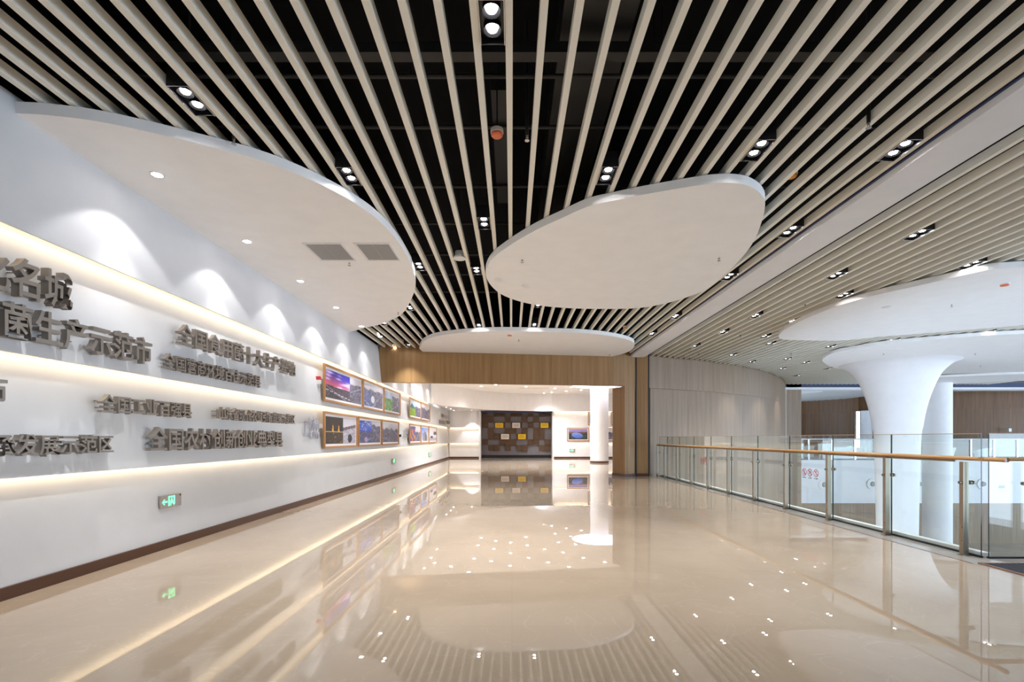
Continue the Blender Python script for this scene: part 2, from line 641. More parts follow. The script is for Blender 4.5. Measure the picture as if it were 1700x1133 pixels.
def fx(px):
    return (790 + px / 11.33 - CX) * FY / F


cols = [fx(125 + 106.3 * i) for i in range(13)]
rows = [3.15, 2.94, 2.535, 2.13, 1.725, 1.32, 0.915, 0.51]
grey = {0: {1, 4, 7, 9}, 1: {2, 3, 5, 6, 8, 10, 11}, 2: {1, 4, 7, 9}, 3: {0, 2, 3, 6, 8, 11}, 4: {0, 5, 8, 11}, 5: {1, 2, 6, 7, 10}, 6: {0, 3, 5, 8, 9}}
ft = thing('feature_wall_cladding', 'dark block relief cladding with brown slatted squares in the far opening', 'wall cladding', (0, FY, 0))
bk = MB().box(-2.17, 2.80, -0.04, 0.0, 0.2, 3.3)
bk.build('backing_panel', M['feature'], ft)
MB().box(-2.17, 2.80, -0.07, -0.0, 0.0, 0.2).build('plinth', M['darkgap'], ft)
for r_ in range(7):
    for c_ in range(12):
        if c_ in grey[r_]:
            continue
        d = random.choice((0.08, 0.11, 0.14))
        MB().box(cols[c_] + 0.004, cols[c_ + 1] - 0.004, -0.04 - d, -0.04, rows[r_ + 1] + 0.004, rows[r_] - 0.004).build('wood_block', M['block'], ft)
for px0, px1, py0, py1, kind, lab in ((365, 515, 370, 462, 'yellow', 'yellow plaque, upper left of the five on the dark block wall'),
                                      (685, 832, 368, 465, 'plate', 'ivory plaque in the upper row between two yellow ones'),
                                      (1215, 1360, 370, 462, 'yellow', 'yellow plaque farthest to the right on the dark block wall'),
                                      (475, 625, 578, 678, 'plate', 'ivory plaque in the lower row, left of a yellow one'),
                                      (793, 937, 580, 675, 'yellow', 'yellow plaque in the lower row, right of an ivory one')):
    x0, x1 = fx(px0), fx(px1)
    z1, z0 = H + (HY - 670 - py0 / 11.33) * FY / F, H + (HY - 670 - py1 / 11.33) * FY / F
    t = thing('plaque', lab, 'plaque', ((x0 + x1) / 2, FY - 0.2, z0), 0, 'plaques on the dark block wall')
    hw = (x1 - x0) / 2
    MB().box(-hw, hw, -0.02, 0.02, 0, z1 - z0).build('plate', M[kind], t)
    MB().box(-hw * 0.8, hw * 0.8, 0.02, 0.16, 0.05, z1 - z0 - 0.05).build('mounting_block', M['darkgap'], t)
    inkm = mat('plaque_engraving', (0.30, 0.2, 0.05) if kind == 'yellow' else (0.3, 0.26, 0.24), 0.5)
    for q in range(3):
        ln = MB()
        zz = (z1 - z0) * (0.3 + 0.18 * q)
        for u in range(9):
            xx = -hw * 0.66 + hw * 1.32 * u / 9
            ln.box(xx, xx + hw * 0.10, -0.024, -0.02, zz, zz + 0.035)
        ln.build('text', inkm, t)

o = MB().box(-2.17, 2.80, FY - 0.9, FY - 0.75, 3.2, 3.3).build('trim_7', M['navybeam'])
struct(o, 'dark blue strip along the top of the dark opening', 'channel')

# white column with glowing ring in the back room
cxy = (5.02, 27.8)
struct(MB().lathe([(0.52, 0.1), (0.52, 4.45)], cxy).build('column_back_room', M['white'], smooth=True), 'round white column under the glowing ceiling ring', 'column')
struct(MB().lathe([(0.0, 0.0), (0.535, 0.0), (0.535, 0.1), (0.5, 0.1)], cxy).build('baseboard_column', M['base'], smooth=True), 'brown skirting round the white column', 'skirting')
t = thing('ring_light', 'glowing round ceiling light encircling the white column', 'ceiling light', (cxy[0], cxy[1], 4.446))
MB().ring((0, 0, 0), (1, 0, 0), (0, -1, 0), 0.53, 1.55, 0.02, 48).build('diffuser', M['ring'], t)
MB().ring((0, 0, 0), (1, 0, 0), (0, -1, 0), 1.55, 1.6, 0.03, 48).build('rim', M['plastic'], t)

# ---------------------------------------------------------------- ceiling: black void, pipes, slats, beam
c = MB().box(-4.75, 48, -6, 48, 5.6, 5.8)
c.box(-4.62, 48, -6.0, -5.9, 4.45, 5.6)
c.box(-4.62, 4.2, 17.9, 18.0, 4.61, 5.6)
c.box(-4.62, -4.60, -4, 17.8, 4.52, 5.6)
struct(c.build('ceiling', M['black']), 'black painted ceiling void above the slats', 'ceiling')
g = MB().box(-4.62, 16.0, -6.0, -5.8, -5.6, 4.45)  # unseen, added to cut daylight and darken what the posts reflect
struct(g.build('wall_rear_light_block', M['palewood']), 'unseen oak wall added behind the viewer to hold back daylight', 'wall')
g = MB().box(47.9, 48.1, -6, 48, 4.2, 5.6)
struct(g.build('wall_far_right', M['black']), 'dark header above the glazed side of the atrium', 'wall')

for i, (ypx, kind) in enumerate(((95, 'tray'), (130, 'pipe'), (214, 'pipe'), (312, 'pipe'), (373, 'pipe'), (424, 'pipe'), (457, 'pipe'), (486, 'pipe'))):
    Y = F * (4.95 - H) / (HY - ypx)
    m = MB()
    if kind == 'tray':
        m.box(-4.5, 4.2, Y - 0.06, Y + 0.06, 4.95, 4.96).box(-4.5, 4.2, Y - 0.06, Y - 0.05, 4.96, 5.05).box(-4.5, 4.2, Y + 0.05, Y + 0.06, 4.96, 5.05)
    else:
        m.cyl((-4.5, Y, 4.97), (4.2, Y, 4.97), 0.022, n=10)
    if i:
        lab = f'black conduit above the slats, {nth(i)} beyond the cable tray' if i > 1 else 'black conduit just beyond the cable tray above the slats'
    else:
        lab = 'black cable tray above the slats nearest the viewer'
    o = tag(m.build('cable_tray' if kind == 'tray' else 'conduit', M['blackmetal']), lab, 'pipe')
    h = MB()
    for x in (-3, -1, 1.4, 3):
        h.cyl((x, Y, 4.98), (x, Y, 5.6), 0.006, n=6)
    h.build('hanger', M['blackmetal'], o)
d = MB().box(-0.22, -0.02, 5.0, 7.4, 5.0, 5.25)
tag(d.build('air_duct', mat('black_duct_foil', (0.02, 0.02, 0.021), 0.6)), 'black insulated air duct above the orange detector', 'duct')
d = MB().box(0.45, 1.1, 2.0, 9.5, 5.15, 5.5)
tag(d.build('air_duct', M['blackmetal']), 'wide black air duct in the void right of the centre slat', 'duct')

SW, SH, PITCH, X0 = 0.0557, 0.10, 0.25, -0.0503
slats = []
for k in range(-17, 18):
    x = X0 + PITCH * k
    y1 = fas_y(min(x + SW, 3.6)) - 0.02 if x < 3.6 else 17.3
    o = MB().box(0, SW, 0, y1 + 1.0, 0, SH).build('ceiling_slat', M['slat'], loc=(x, -1.0, Z_SLAT))
    tag(o, f'beige ceiling slat over the corridor, {nth(k + 18)} from the left wall', 'ceiling slat', 'slats over the corridor')
XR = 5.17
nR = 88
for k in range(nR):
    x = XR + PITCH * k
    y1 = min(curve_y(x) - 0.03, 27.45)
    o = MB().box(0, SW, 0, y1 + 1.0, 0, SH).build('ceiling_slat', M['slat'], loc=(x, -1.0, Z_SLAT))
    tag(o, f'beige ceiling slat over the atrium, {nth(k + 1)} to the right of the white beam', 'ceiling slat', 'slats over the atrium')
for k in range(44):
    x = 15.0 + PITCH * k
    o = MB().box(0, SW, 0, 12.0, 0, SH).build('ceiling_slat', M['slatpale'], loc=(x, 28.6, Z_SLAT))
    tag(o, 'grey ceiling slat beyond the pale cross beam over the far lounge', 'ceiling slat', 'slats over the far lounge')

o = MB().box(4.33, 4.87, -1, 17.82, 4.385, 4.62).build('beam', M['white'])
struct(o, 'long white ceiling beam between the two slat fields', 'beam')
o = MB().box(4.30, 4.33, -1, 17.8, 4.46, 4.62).build('trim_5', M['navybeam'])
struct(o, 'dark blue channel along the white beam', 'channel')
o = MB().box(15, 47.9, 27.7, 28.5, 4.19, 4.32).build('beam_cross', M['white'])
struct(o, 'pale cross beam at the end of the atrium slats', 'beam')
o = MB().box(15, 47.9, 27.75, 27.9, 4.32, 4.56).build('trim_6', M['navybeam'])
struct(o, 'dark blue channel above the pale cross beam', 'channel')


# ---------------------------------------------------------------- drop ceilings
def disc(name, pts, label, z0=Z_DISC, z1=4.437, closed=True, extra=()):
    line = smooth_line(pts, closed, 6) + list(extra)
    m = MB().prism(line, z0, z1)
    o = m.build(name, M['soffit'])
    return struct(o, label, 'drop ceiling')


def pl(pxs, z=Z_DISC):
    return [tuple(at_z(x, y, z)[:2]) for x, y in pxs]


left_pts = pl([(20, 188.5), (76, 191), (152, 200), (228, 215), (329, 239), (430, 265.6), (506, 294.4), (576.5, 329.7), (626.5, 364.2), (660, 400),
               (681, 435.3), (689.5, 463), (686.5, 488.3), (667, 521.8), (631.8, 538.6), (608, 544), (583, 551)])
left_pts = [(-4.6, left_pts[0][1] - 0.005)] + [(max(x, -4.46), y) for x, y in left_pts] + [(-4.6, left_pts[-1][1])]
disc('ceiling_disc', left_pts, 'white curved drop ceiling along the left wall with two grilles', closed=False)
mid_pts = pl([(806.5, 456.5), (814.7, 433), (844, 409.4), (888, 383), (932.4, 362.4), (976.5, 343), (1020.6, 333), (1064.7, 324), (1123.5, 313.8), (1182.4, 305),
              (1226.5, 305), (1253, 313.8), (1267.6, 328.5), (1270, 344.7), (1264.7, 368), (1253, 397.6), (1235, 424), (1206, 453.5), (1173.5, 480), (1138, 494.7),
              (1094, 506.5), (1050, 512.4), (976.5, 513), (917.6, 510), (873.5, 503.5), (838, 491.8), (817.6, 477)])
disc('ceiling_disc', mid_pts, 'white pebble shaped drop ceiling in the middle of the corridor')
far_pts = pl([(696, 579), (702, 568.6), (714.7, 561.5), (732.4, 557), (759, 553.6), (780, 551.8), (815, 550), (850.6, 549.8), (903.5, 551), (956.5, 552.6), (991.8, 555.3),
              (1018, 558.8), (1041, 564), (1051.8, 569.4), (1052.6, 576.5), (1044.7, 583.5), (1030.6, 588.8)])
far_pts = [(x, min(y, fas_y(x) - 0.03)) for x, y in far_pts]
disc('ceiling_disc', far_pts, 'white shallow drop ceiling in front of the oak portal', closed=False,
     extra=[(3.6, fas_y(3.6) - 0.03), (far_pts[0][0], fas_y(far_pts[0][0]) - 0.03)])
A = pl([(1640, 448.5), (1580, 462), (1520, 475.5), (1460, 489), (1400, 505.5), (1355, 522), (1325, 535.5), (1301, 549), (1293, 558.6), (1301, 564), (1340, 565.5), (1400, 565.5),
        (1460, 559.5), (1520, 555), (1610, 547.5), (1700, 540)]) + [(14.8, 11.5), (15.6, 10), (14.5, 8.6), (12, 7.9), (9.8, 8.05), (8.77, 8.28)]
disc('ceiling_disc', A, 'white drop ceiling over the atrium, nearest on the right')
B = pl([(1700, 554.4), (1610, 559.5), (1520, 567), (1460, 573), (1415, 580.5), (1385, 586.5), (1367, 595.5), (1367, 601.5), (1379, 609), (1400, 613.5)]) + \
    [(16.5, 21.6), (19.4, 22.0), (22.5, 21.3), (25, 19.5), (25.3, 16), (22, 13.2), (18, 12.7)]
disc('ceiling_disc', B, 'white drop ceiling carried by the trumpet shaped column')
disc('ceiling_disc', [(20.0, 23.6), (21.5, 22.8), (23.3, 22.05), (27, 21.6), (29, 23), (27, 24.2), (25, 25.2), (22.8, 26.4), (20.5, 26.4), (19.4, 25.3)],
     'white drop ceiling touching the plain round column')
disc('ceiling_disc', [(15.5, 30.2), (18, 29.7), (19.6, 30.6), (18.6, 32.4), (16.5, 33)], 'white drop ceiling beyond the pale cross beam')

# columns of the atrium
tc_ = (15.04, 18.9)
prof = [(0.64, -5.4), (0.66, -2.2), (0.70, 0.2), (0.74, 1.5), (0.79, 1.87), (0.88, 2.46), (1.01, 3.02), (1.21, 3.61), (1.36, 3.90), (1.58, 4.15), (1.74, 4.26), (1.92, 4.33)]
prof = [(r, z) for r, z in smooth_line(prof, per=4)]
struct(MB().lathe(prof, tc_, 64).build('column_trumpet', M['white'], smooth=True), 'white trumpet shaped column flaring into the drop ceiling', 'column')
struct(MB().lathe([(0.63, -5.4), (0.63, 4.33)], (22.85, 26.0)).build('column_round', M['white'], smooth=True), 'plain white round column behind the trumpet column', 'column')

# ---------------------------------------------------------------- far side of the atrium
b = MB().box(13, 47.8, 31.0, 31.15, -2.77, 0.0)
struct(b.build('wall_band', M['white']), 'broad white slab band across the atrium', 'wall')
b = MB().box(13, 47.8, 31.2, 31.4, -5.4, -2.77)
b.box(13, 47.8, 31.16, 31.2, -3.45, -3.41)
struct(b.build('wall_lower', M['palewood']), 'oak wall of the storey below the white band', 'wall')
wline = smooth_line([(17, 43), (23.5, 40.8), (26.22, 36.98)], per=5)
wline2 = smooth_line([(26.42, 36.74), (29, 34.0), (33, 32.8), (40, 32.4), (47.8, 32.4)], per=5)
p = MB()
p.ribbon(wline, 0.2, 0, 3.55)
p.ribbon(wline2, 0.2, 0, 3.55)
up = [(x - 0.02, y - 0.05) for x, y in smooth_line([(17, 43), (23.5, 40.8), (26.22, 36.98), (26.42, 36.74), (29, 34.0), (33, 32.8), (40, 32.4), (47.8, 32.4)], per=5)]
p.ribbon(up, 0.25, 3.45, 4.62)
struct(p.build('wall_lounge', M['darkwood']), 'dark oak wall of the far lounge', 'wall')
struct(MB().lathe([(0.36, 0), (0.36, 3.45)], (26.42, 36.05)).build('column_lounge', M['white'], smooth=True), 'grey white post beside the bright window slit', 'column')
wd = thing('window_1', 'bright narrow window in the dark oak wall of the far lounge', 'window', (26.34, 36.95, 0))
wd['kind'] = 'structure'
ang = math.atan2(-0.85, 0.65)
wf = MB().box(-0.17, -0.15, -0.03, 0.03, 0, 3.45).box(0.15, 0.17, -0.03, 0.03, 0, 3.45).box(-0.15, 0.15, -0.03, 0.03, 1.2, 1.24)
wf.build('window_frame', M['greymetal'], wd)
MB().box(-0.15, 0.15, -0.005, 0.005, 0, 3.45).build('window_pane', M['glass'], wd)
wd.rotation_euler = (0, 0, ang)

noz_x = [(1368, 805, 'behind the prohibition signs'), (1448, 804, 'left of the trumpet column'), (1525, 804, 'just right of the trumpet column'), (1631, 804, 'right of the plain column')]
for x, y, lab in noz_x:
    q = at_Y(x, y, 31.0)
    t = thing('jet_nozzle', f'round grey jet nozzle in the white band {lab}', 'air nozzle', (q.x, 30.995, q.z), 0, 'jet nozzles in the white band')
    MB().ring((0, 0, 0), (1, 0, 0), (0, 0, 1), 0.16, 0.36, 0.05, 32).build('collar', M['plastic'], t)
    MB().cyl((0, 0, 0), (0, -0.12, 0), 0.16, 0.13, 24).build('nozzle', M['greymetal'], t, smooth=True)
q = at_Y(1663, 809, 31.0)
tag(MB().box(-0.17, 0.17, -0.03, 0, -0.09, 0.09).build('wall_grille', M['greymetal'], loc=(q.x, 31.0, q.z)), 'small grey rectangular plate on the white band', 'grille')
q = at_Y(1676.5, 714.5, 32.35)
tag(MB().box(-0.09, 0.09, -0.03, 0.05, -0.11, 0.11).build('wall_switch', M['plastic'], loc=(q.x, 32.35, q.z)), 'small white wall panel on the dark oak wall', 'switch')

# railing on the far slab
fr = thing('far_railing', 'glass railing with pale handrail on the far slab edge', 'railing', (0, 31.35, 0))
MB().cyl((16, 0, 1.34), (47, 0, 1.34), 0.04, n=10).build('handrail', M['plastic'], fr, smooth=True)
MB().box(16, 47, 0.03, 0.04, 0.05, 1.3).build('glass_panel', M['glass'], fr)
for i in range(21):
    x = 16.2 + 1.5 * i
    MB().box(x, x + 0.08, -0.03, 0.02, 0, 1.31).build('post', M['chrome'], fr)


# lounge furniture
def tub_chair(loc, rz, label, s=1.0):
    t = thing('tub_chair', label, 'chair', loc, rz, 'white tub chairs in the far lounge')
    n = 20
    m = MB()
    for i in range(n):
        a0, a1 = PI * (0.95 + 1.1 * i / n), PI * (0.95 + 1.1 * (i + 1) / n)
        def ht(a):
            u = abs(a - 1.5 * PI) / (0.55 * PI)
            return 0.78 - 0.25 * u ** 2
        ps = []
        for a in (a0, a1):
            ca, sa = math.cos(a), math.sin(a)
            ps.append((0.38 * ca, 0.38 * sa, 0.08))
            ps.append((0.56 * ca, 0.56 * sa, ht(a)))
            ps.append((0.49 * ca, 0.49 * sa, ht(a)))
            ps.append((0.34 * ca, 0.34 * sa, 0.30))
        m.face([ps[0], ps[4], ps[5], ps[1]])
        m.face([ps[1], ps[5], ps[6], ps[2]])
        m.face([ps[2], ps[6], ps[7], ps[3]], 1)
    m.build('shell', [M['cloth'], M['navy']], t, smooth=True)
    MB().lathe([(0.0, 0.42), (0.40, 0.42), (0.44, 0.38), (0.42, 0.28), (0.36, 0.12), (0.0, 0.12)], n=24).build('seat', M['navy'], t, smooth=True)
    MB().cyl((0, 0, 0), (0, 0, 0.13), 0.2, n=16).build('base', M['chrome'], t, smooth=True)
    t.scale = (s, s, s)


tub_chair((29.2, 32.6, 0), 0.5, 'white tub chair with navy inside, just right of the plain column')
tub_chair((31.0, 32.0, 0), 0.3, 'white tub chair with navy rim, beyond the near glass corner')
tub_chair((28.15, 31.95, 0), 2.8, 'white tub chair half hidden by the plain column', 0.85)
sf = thing('curved_sofa', 'white curved sofa in the lounge left of the trumpet column', 'sofa', (22.7, 32.6, 0))
arc = [(1.15 * math.cos(a), 0.7 * math.sin(a)) for a in [PI * i / 16 for i in range(17)]]
MB().prism(arc, 0.05, 0.42).build('seat', M['cloth'], sf)
MB().ribbon([(1.2 * math.cos(a), 0.75 * math.sin(a)) for a in [PI * (0.05 + 0.9 * i / 16) for i in range(17)]], -0.15, 0.05, 0.78).build('backrest', M['cloth'], sf)
for x, lab in ((19.0, 'white display easel at the left end of the far lounge'), (20.8, 'white display easel nearer the curved sofa')):
    es = thing('display_easel', lab, 'easel', (x, 32.2, 0), 0, 'easels in the far lounge')
    MB().box(-0.42, 0.42, -0.02, 0.02, 0.5, 1.05).build('board', M['cloth'], es)
    MB().cyl((-0.38, -0.05, 0), (-0.2, 0, 1.1), 0.03, n=8).build('leg', M['cloth'], es)
    MB().cyl((0.38, -0.05, 0), (0.2, 0, 1.1), 0.03, n=8).build('leg', M['cloth'], es)
    MB().cyl((0, 0.5, 0), (0, 0.02, 1.0), 0.03, n=8).build('leg', M['cloth'], es)
cn = thing('reception_counter', 'low white counter in the far lounge behind the railing', 'counter', (21.4, 36.0, 0))
MB().box(-0.9, 0.9, -0.3, 0.3, 0, 0.75).build('body', M['cloth'], cn)
MB().box(-0.95, 0.95, -0.35, 0.35, 0.75, 0.8).build('worktop', M['plastic'], cn)


# ---------------------------------------------------------------- lamps
def make_twin(power):
    t = thing('twin_spotlight', 'x', 'ceiling spotlight')
    w2, l2 = 0.0915, 0.195
    m = MB()
    m.box(-w2, w2, -l2, l2, 0.05, 0.17)
    m.box(-w2, -w2 + 0.006, -l2, l2, -0.004, 0.05).box(w2 - 0.006, w2, -l2, l2, -0.004, 0.05)
    m.box(-w2 + 0.006, w2 - 0.006, -l2, -l2 + 0.006, -0.004, 0.05).box(-w2 + 0.006, w2 - 0.006, l2 - 0.006, l2, -0.004, 0.05)
    m.build('housing', M['fixture'], t)
    m = MB()
    for sx in (-1, 1):
        m.box(sx * w2 - 0.003, sx * w2 + 0.003, -l2, l2, -0.008, -0.004)
    m.box(-w2, w2, -l2 - 0.003, -l2 + 0.003, -0.008, -0.004)
    m.build('trim', M['chrome'], t)
    for sy in (-1, 1):
        r_ = MB().lathe([(0.066, 0.012), (0.066, 0.05), (0.038, 0.03), (0.066, 0.012)], (0, 0.082 * sy), 24).build('reflector', M['fixture'], t, smooth=True)
        MB().lathe([(0.0, 0.02), (0.036, 0.02), (0.036, 0.045), (0, 0.045)], (0, 0.082 * sy), 20).build('lens', M['lens'], r_, smooth=False)
    spot(t, power, 84, 0.8, (0.965, 0.985, 1.0), (0, 0, -0.02), 0.04)
    return t


twin_c = [(818, 38, 'above the orange detector, nearest the viewer'), (313, 168, 'above the big left drop ceiling'), (582, 293, 'beside the left drop ceiling rim near its grilles'),
          (1010, 292, 'at the upper rim of the pebble drop ceiling'), (1252, 250, 'beyond the right tip of the pebble drop ceiling'), (1488, 250, 'beside the white beam nearest the viewer'),
          (804, 371, 'left of the pebble drop ceiling, upper of two'), (700, 443, 'at the rounded tip of the left drop ceiling'), (795, 450, 'left of the pebble drop ceiling, lower of two'),
          (1306, 385, 'beside the white beam, second from the viewer'), (1208, 460, 'between the pebble drop ceiling and the beam'), (683, 512, 'below the rounded tip of the left drop ceiling'),
          (640, 537, 'at the far end of the left drop ceiling'), (680, 573, 'closest to the left end of the oak portal'), (797.6, 541, 'above the shallow drop ceiling, left of two'),
          (891, 540, 'above the shallow drop ceiling, right of two'), (896.5, 507, 'peeping out under the pebble drop ceiling'), (1121.5, 526, 'beside the far part of the white beam'),
          (1083, 555, 'beside the far end of the white beam')]
twin_a = [(1511, 390, 'nearest the viewer'), (1382, 458, 'second along the beam'), (1622, 440, 'at the rim of the nearest drop ceiling'), (1409, 491, 'above the nearest drop ceiling, middle of its rim'),
          (1308, 534, 'at the left tip of the nearest drop ceiling'), (1250, 525, 'third along the beam'), (1195.6, 552, 'fourth along the beam'), (1151.5, 575, 'fifth along the beam'),
          (1220, 590, 'close to the top of the curved wall'), (1242, 601.5, 'closest to the top of the curved wall'), (1264, 559, 'left of the nearest drop ceiling, upper of two'),
          (1273, 571, 'left of the nearest drop ceiling, lower of two'), (1308, 596.5, 'left of the trumpet column, largest of its cluster'), (1338, 602.5, 'right of the cluster by the trumpet column'),
          (1300, 612.5, 'above the bend of the curved wall'), (1379, 576, 'above the tip of the trumpet drop ceiling'), (1372, 612.5, 'below the tip of the trumpet drop ceiling'),
          (1322, 624, 'farthest one above the end of the curved wall'), (1487, 565, 'at the rim of the trumpet drop ceiling'), (1634, 551, 'at the right rim of the trumpet drop ceiling')]
proto = make_twin(P_TWIN)
for i, (x, y, lab) in enumerate(twin_c):
    t = proto if i == 0 else copy_tree(proto)
    q = at_z(x, y, Z_SLAT)
    k = round((q.x - 0.1025) / PITCH)
    t.location = (0.1025 + PITCH * k, q.y, Z_SLAT)
    tag(t, f'black twin spotlight between corridor slats, {lab}', 'ceiling spotlight', 'twin spotlights over the corridor')
proto2 = make_twin(P_ATRIUM)
for i, (x, y, lab) in enumerate(twin_a):
    t = proto2 if i == 0 else copy_tree(proto2)
    q = at_z(x, y, Z_SLAT)
    k = round((q.x - XR - SW / 2 - PITCH / 2) / PITCH)
    t.location = (XR + SW / 2 + PITCH / 2 + PITCH * k, q.y, Z_SLAT)
    tag(t, f'black twin spotlight between atrium slats, {lab}', 'ceiling spotlight', 'twin spotlights over the atrium')


def make_down(power, angle, blend, col, r=0.055, tilt=(0, 0, 0), ringmat='plastic'):
    t = thing('downlight', 'x', 'downlight')
    MB().ring((0, 0, 0), (1, 0, 0), (0, -1, 0), r, r * 1.28, 0.006, 28).build('ring', M[ringmat], t)
    MB().lathe([(0.0, -0.001), (r, -0.001)], n=24).build('lens', M['lens'], t)
    spot(t, power, angle, blend, col, (0, 0, -0.03), 0.02, tilt)
    return t


dw = make_down(P_WASH, 98, 0.25, (1.0, 0.985, 0.98), tilt=(0, 0.04, 0))
spot(dw, P_BEAM, 58, 0.95, (1.0, 0.985, 0.98), (0, 0, -0.035), 0.015, (0, 0.08, 0))
n = 0
for i in range(0, 12):
    y = 5.37 + 1.82 * i
    if 13.2 < y < 16.6:
        z = Z_SLAT + 0.0
    else:
        z = Z_DISC if y < 13.2 else 4.45
    t = dw if n == 0 else copy_tree(dw)
    t.location = (-3.94, y, z - 0.001)
    n += 1
    if y < 13.2:
        lab = f'round downlight in the left drop ceiling, {nth(i + 1)} along the wall'
    elif y < 16.6:
        lab = f'round downlight by the left wall under the slats, {nth(i - 4)} before the oak portal'
    else:
        lab = f'round downlight washing the left wall, {nth(i - 5)} behind the oak portal'
    tag(t, lab, 'downlight', 'downlights washing the left wall')

room = [(565, 590), (672, 600), (779, 562), (788, 620), (440, 621), (551, 648), (670, 677), (797, 709), (910, 647), (667, 765), (533, 735), (413, 717), (249, 771), (375, 808),
        (134, 746), (1040, 671), (1008, 599), (935, 740), (1130, 615), (1182, 709), (1083, 773), (1335, 740), (960, 485), (1063, 502), (1167, 517), (1095, 558),
        (984, 540), (463, 568), (274, 560)]
dr = make_down(P_ROOM, 130, 0.9, (0.94, 0.965, 1.0), 0.075)
for i, (zx, zy) in enumerate(room):
    x, y = 690 + zx / 4.25, 760 + zy / 4.25
    Y = F * (4.45 + H) / (y - HY)
    X = (x - CX) * Y / F
    t = dr if i == 0 else copy_tree(dr)
    t.location = (X, Y, 4.449)
    hid = F * 3.05 / Y > HY - 641
    tag(t, 'round downlight in the white ceiling behind the oak portal, seen only mirrored in the floor' if hid else
        'round downlight visible in the white ceiling behind the oak portal', 'downlight', 'downlights of the back room')
for x, y in ((741, 676.3), (748.5, 679), (754, 681.6)):
    q = at_z(x, y, 3.33)
    t = copy_tree(dr)
    t.location = (q.x, min(q.y, 33.2), 3.329)
    t.scale = (0.7, 0.7, 0.7)
    for ch in t.children:
        if ch.type == 'LIGHT':
            bpy.data.objects.remove(ch)
    tag(t, 'small downlight under the curved bulkhead', 'downlight', 'downlights under the bulkhead')
dn = make_down(130, 70, 0.4, (1.0, 0.98, 0.97), 0.05)
dn.location = (-2.75, 33.2, 3.329)
tag(dn, 'small downlight making an arch of light on the end wall', 'downlight')
du = make_down(150, 75, 0.4, (1, 0.98, 0.97), 0.05)
du.location = (2.15, 32.65, 4.449)
tag(du, 'small downlight above the bright cone on the white bulkhead', 'downlight')


# ---------------------------------------------------------------- detectors, sprinklers, grilles
def detector(px, z, label, m1='orange', r=0.055):
    q = at_z(*px, z)
    t = thing('smoke_detector', label, 'smoke detector', (q.x, q.y, z), 0, 'ceiling detectors')
    MB().lathe([(0, 0.07), (r * 1.1, 0.07), (r * 1.1, 0.035), (r * 0.95, 0.03)], n=24).build('base', M['plastic'], t, smooth=True)
    MB().lathe([(r * 0.98, 0.034), (r, 0.015), (r * 0.8, 0.0), (0, -0.004)], n=24).build('cap', M[m1], t, smooth=True)
    return t


for px, z, lab, mm, r in (((825, 227), 4.46, 'orange smoke detector in the gap left of the centre slat', 'orange', 0.06),
                          ((1314, 295), 4.50, 'amber detector between slats above the white beam', 'amber', 0.06),
                          ((1038, 546), 4.46, 'amber detector above the right end of the shallow drop ceiling', 'amber', 0.06)):
    t = detector(px, z, lab, mm, r)
    MB().cyl((0, 0, 0.07), (0, 0, 5.6 - z), 0.008, n=6).build('stem', M['blackmetal'], t)
for px, lab in (((846.5, 555.5), 'red alarm disc on the shallow drop ceiling'), ((1668, 471), 'red ringed detector on the nearest atrium drop ceiling')):
    q = at_z(*px, Z_DISC)
    t = thing('ceiling_alarm', lab, 'alarm', (q.x, q.y, Z_DISC), 0, 'ceiling detectors')
    MB().lathe([(0, 0), (0.08, 0), (0.08, -0.02), (0.07, -0.025)], n=24).build('base', M['plastic'], t, smooth=True)
    MB().lathe([(0.072, -0.02), (0.06, -0.045), (0, -0.05)], n=24).build('cap', M['orange'], t, smooth=True)
q = at_z(763, 430, 4.42)
t = thing('ceiling_speaker', 'white drum shaped device hanging between slats', 'speaker', (q.x, q.y, 4.42))
MB().lathe([(0, 0), (0.105, 0.0), (0.105, 0.02), (0.08, 0.03), (0.075, 0.12), (0, 0.12)], n=28).build('body', M['plastic'], t, smooth=True)
MB().cyl((0, 0, 0.12), (0, 0, 1.18), 0.008, n=6).build('stem', M['blackmetal'], t)
for px, lab in (((828, 464.5), 'flush round ceiling speaker at the left tip of the pebble drop ceiling'), ((873.5, 475), 'flush round ceiling disc right of the speaker'),
                ((1471, 510), 'flush round ceiling disc on the nearest atrium drop ceiling')):
    q = at_z(*px, Z_DISC)
    t = thing('ceiling_speaker', lab, 'speaker', (q.x, q.y, Z_DISC), 0, 'flush ceiling discs')
    MB().lathe([(0, -0.012), (0.075, -0.012), (0.09, -0.004), (0.09, 0)], n=28).build('cover', M['plastic'], t, smooth=True)


def sprinkler(q, label, drop):
    t = thing('sprinkler', label, 'sprinkler', q, 0, 'sprinkler heads')
    if drop:
        MB().cyl((0, 0, 0.05), (0, 0, 5.6 - q[2]), 0.017, n=10).build('pipe', M['blackmetal'], t, smooth=True)
    MB().cyl((0, 0, 0.06), (0, 0, 0.03), 0.014, 0.011, 10).cyl((0.012, 0, 0.035), (0.012, 0, 0.006), 0.003, n=6).cyl((-0.012, 0, 0.035), (-0.012, 0, 0.006), 0.003, n=6).build('head', M['steel'], t)
    MB().lathe([(0, 0.006), (0.024, 0.006), (0.024, 0.0), (0, 0.0)], n=12).build('deflector', M['chrome'], t)


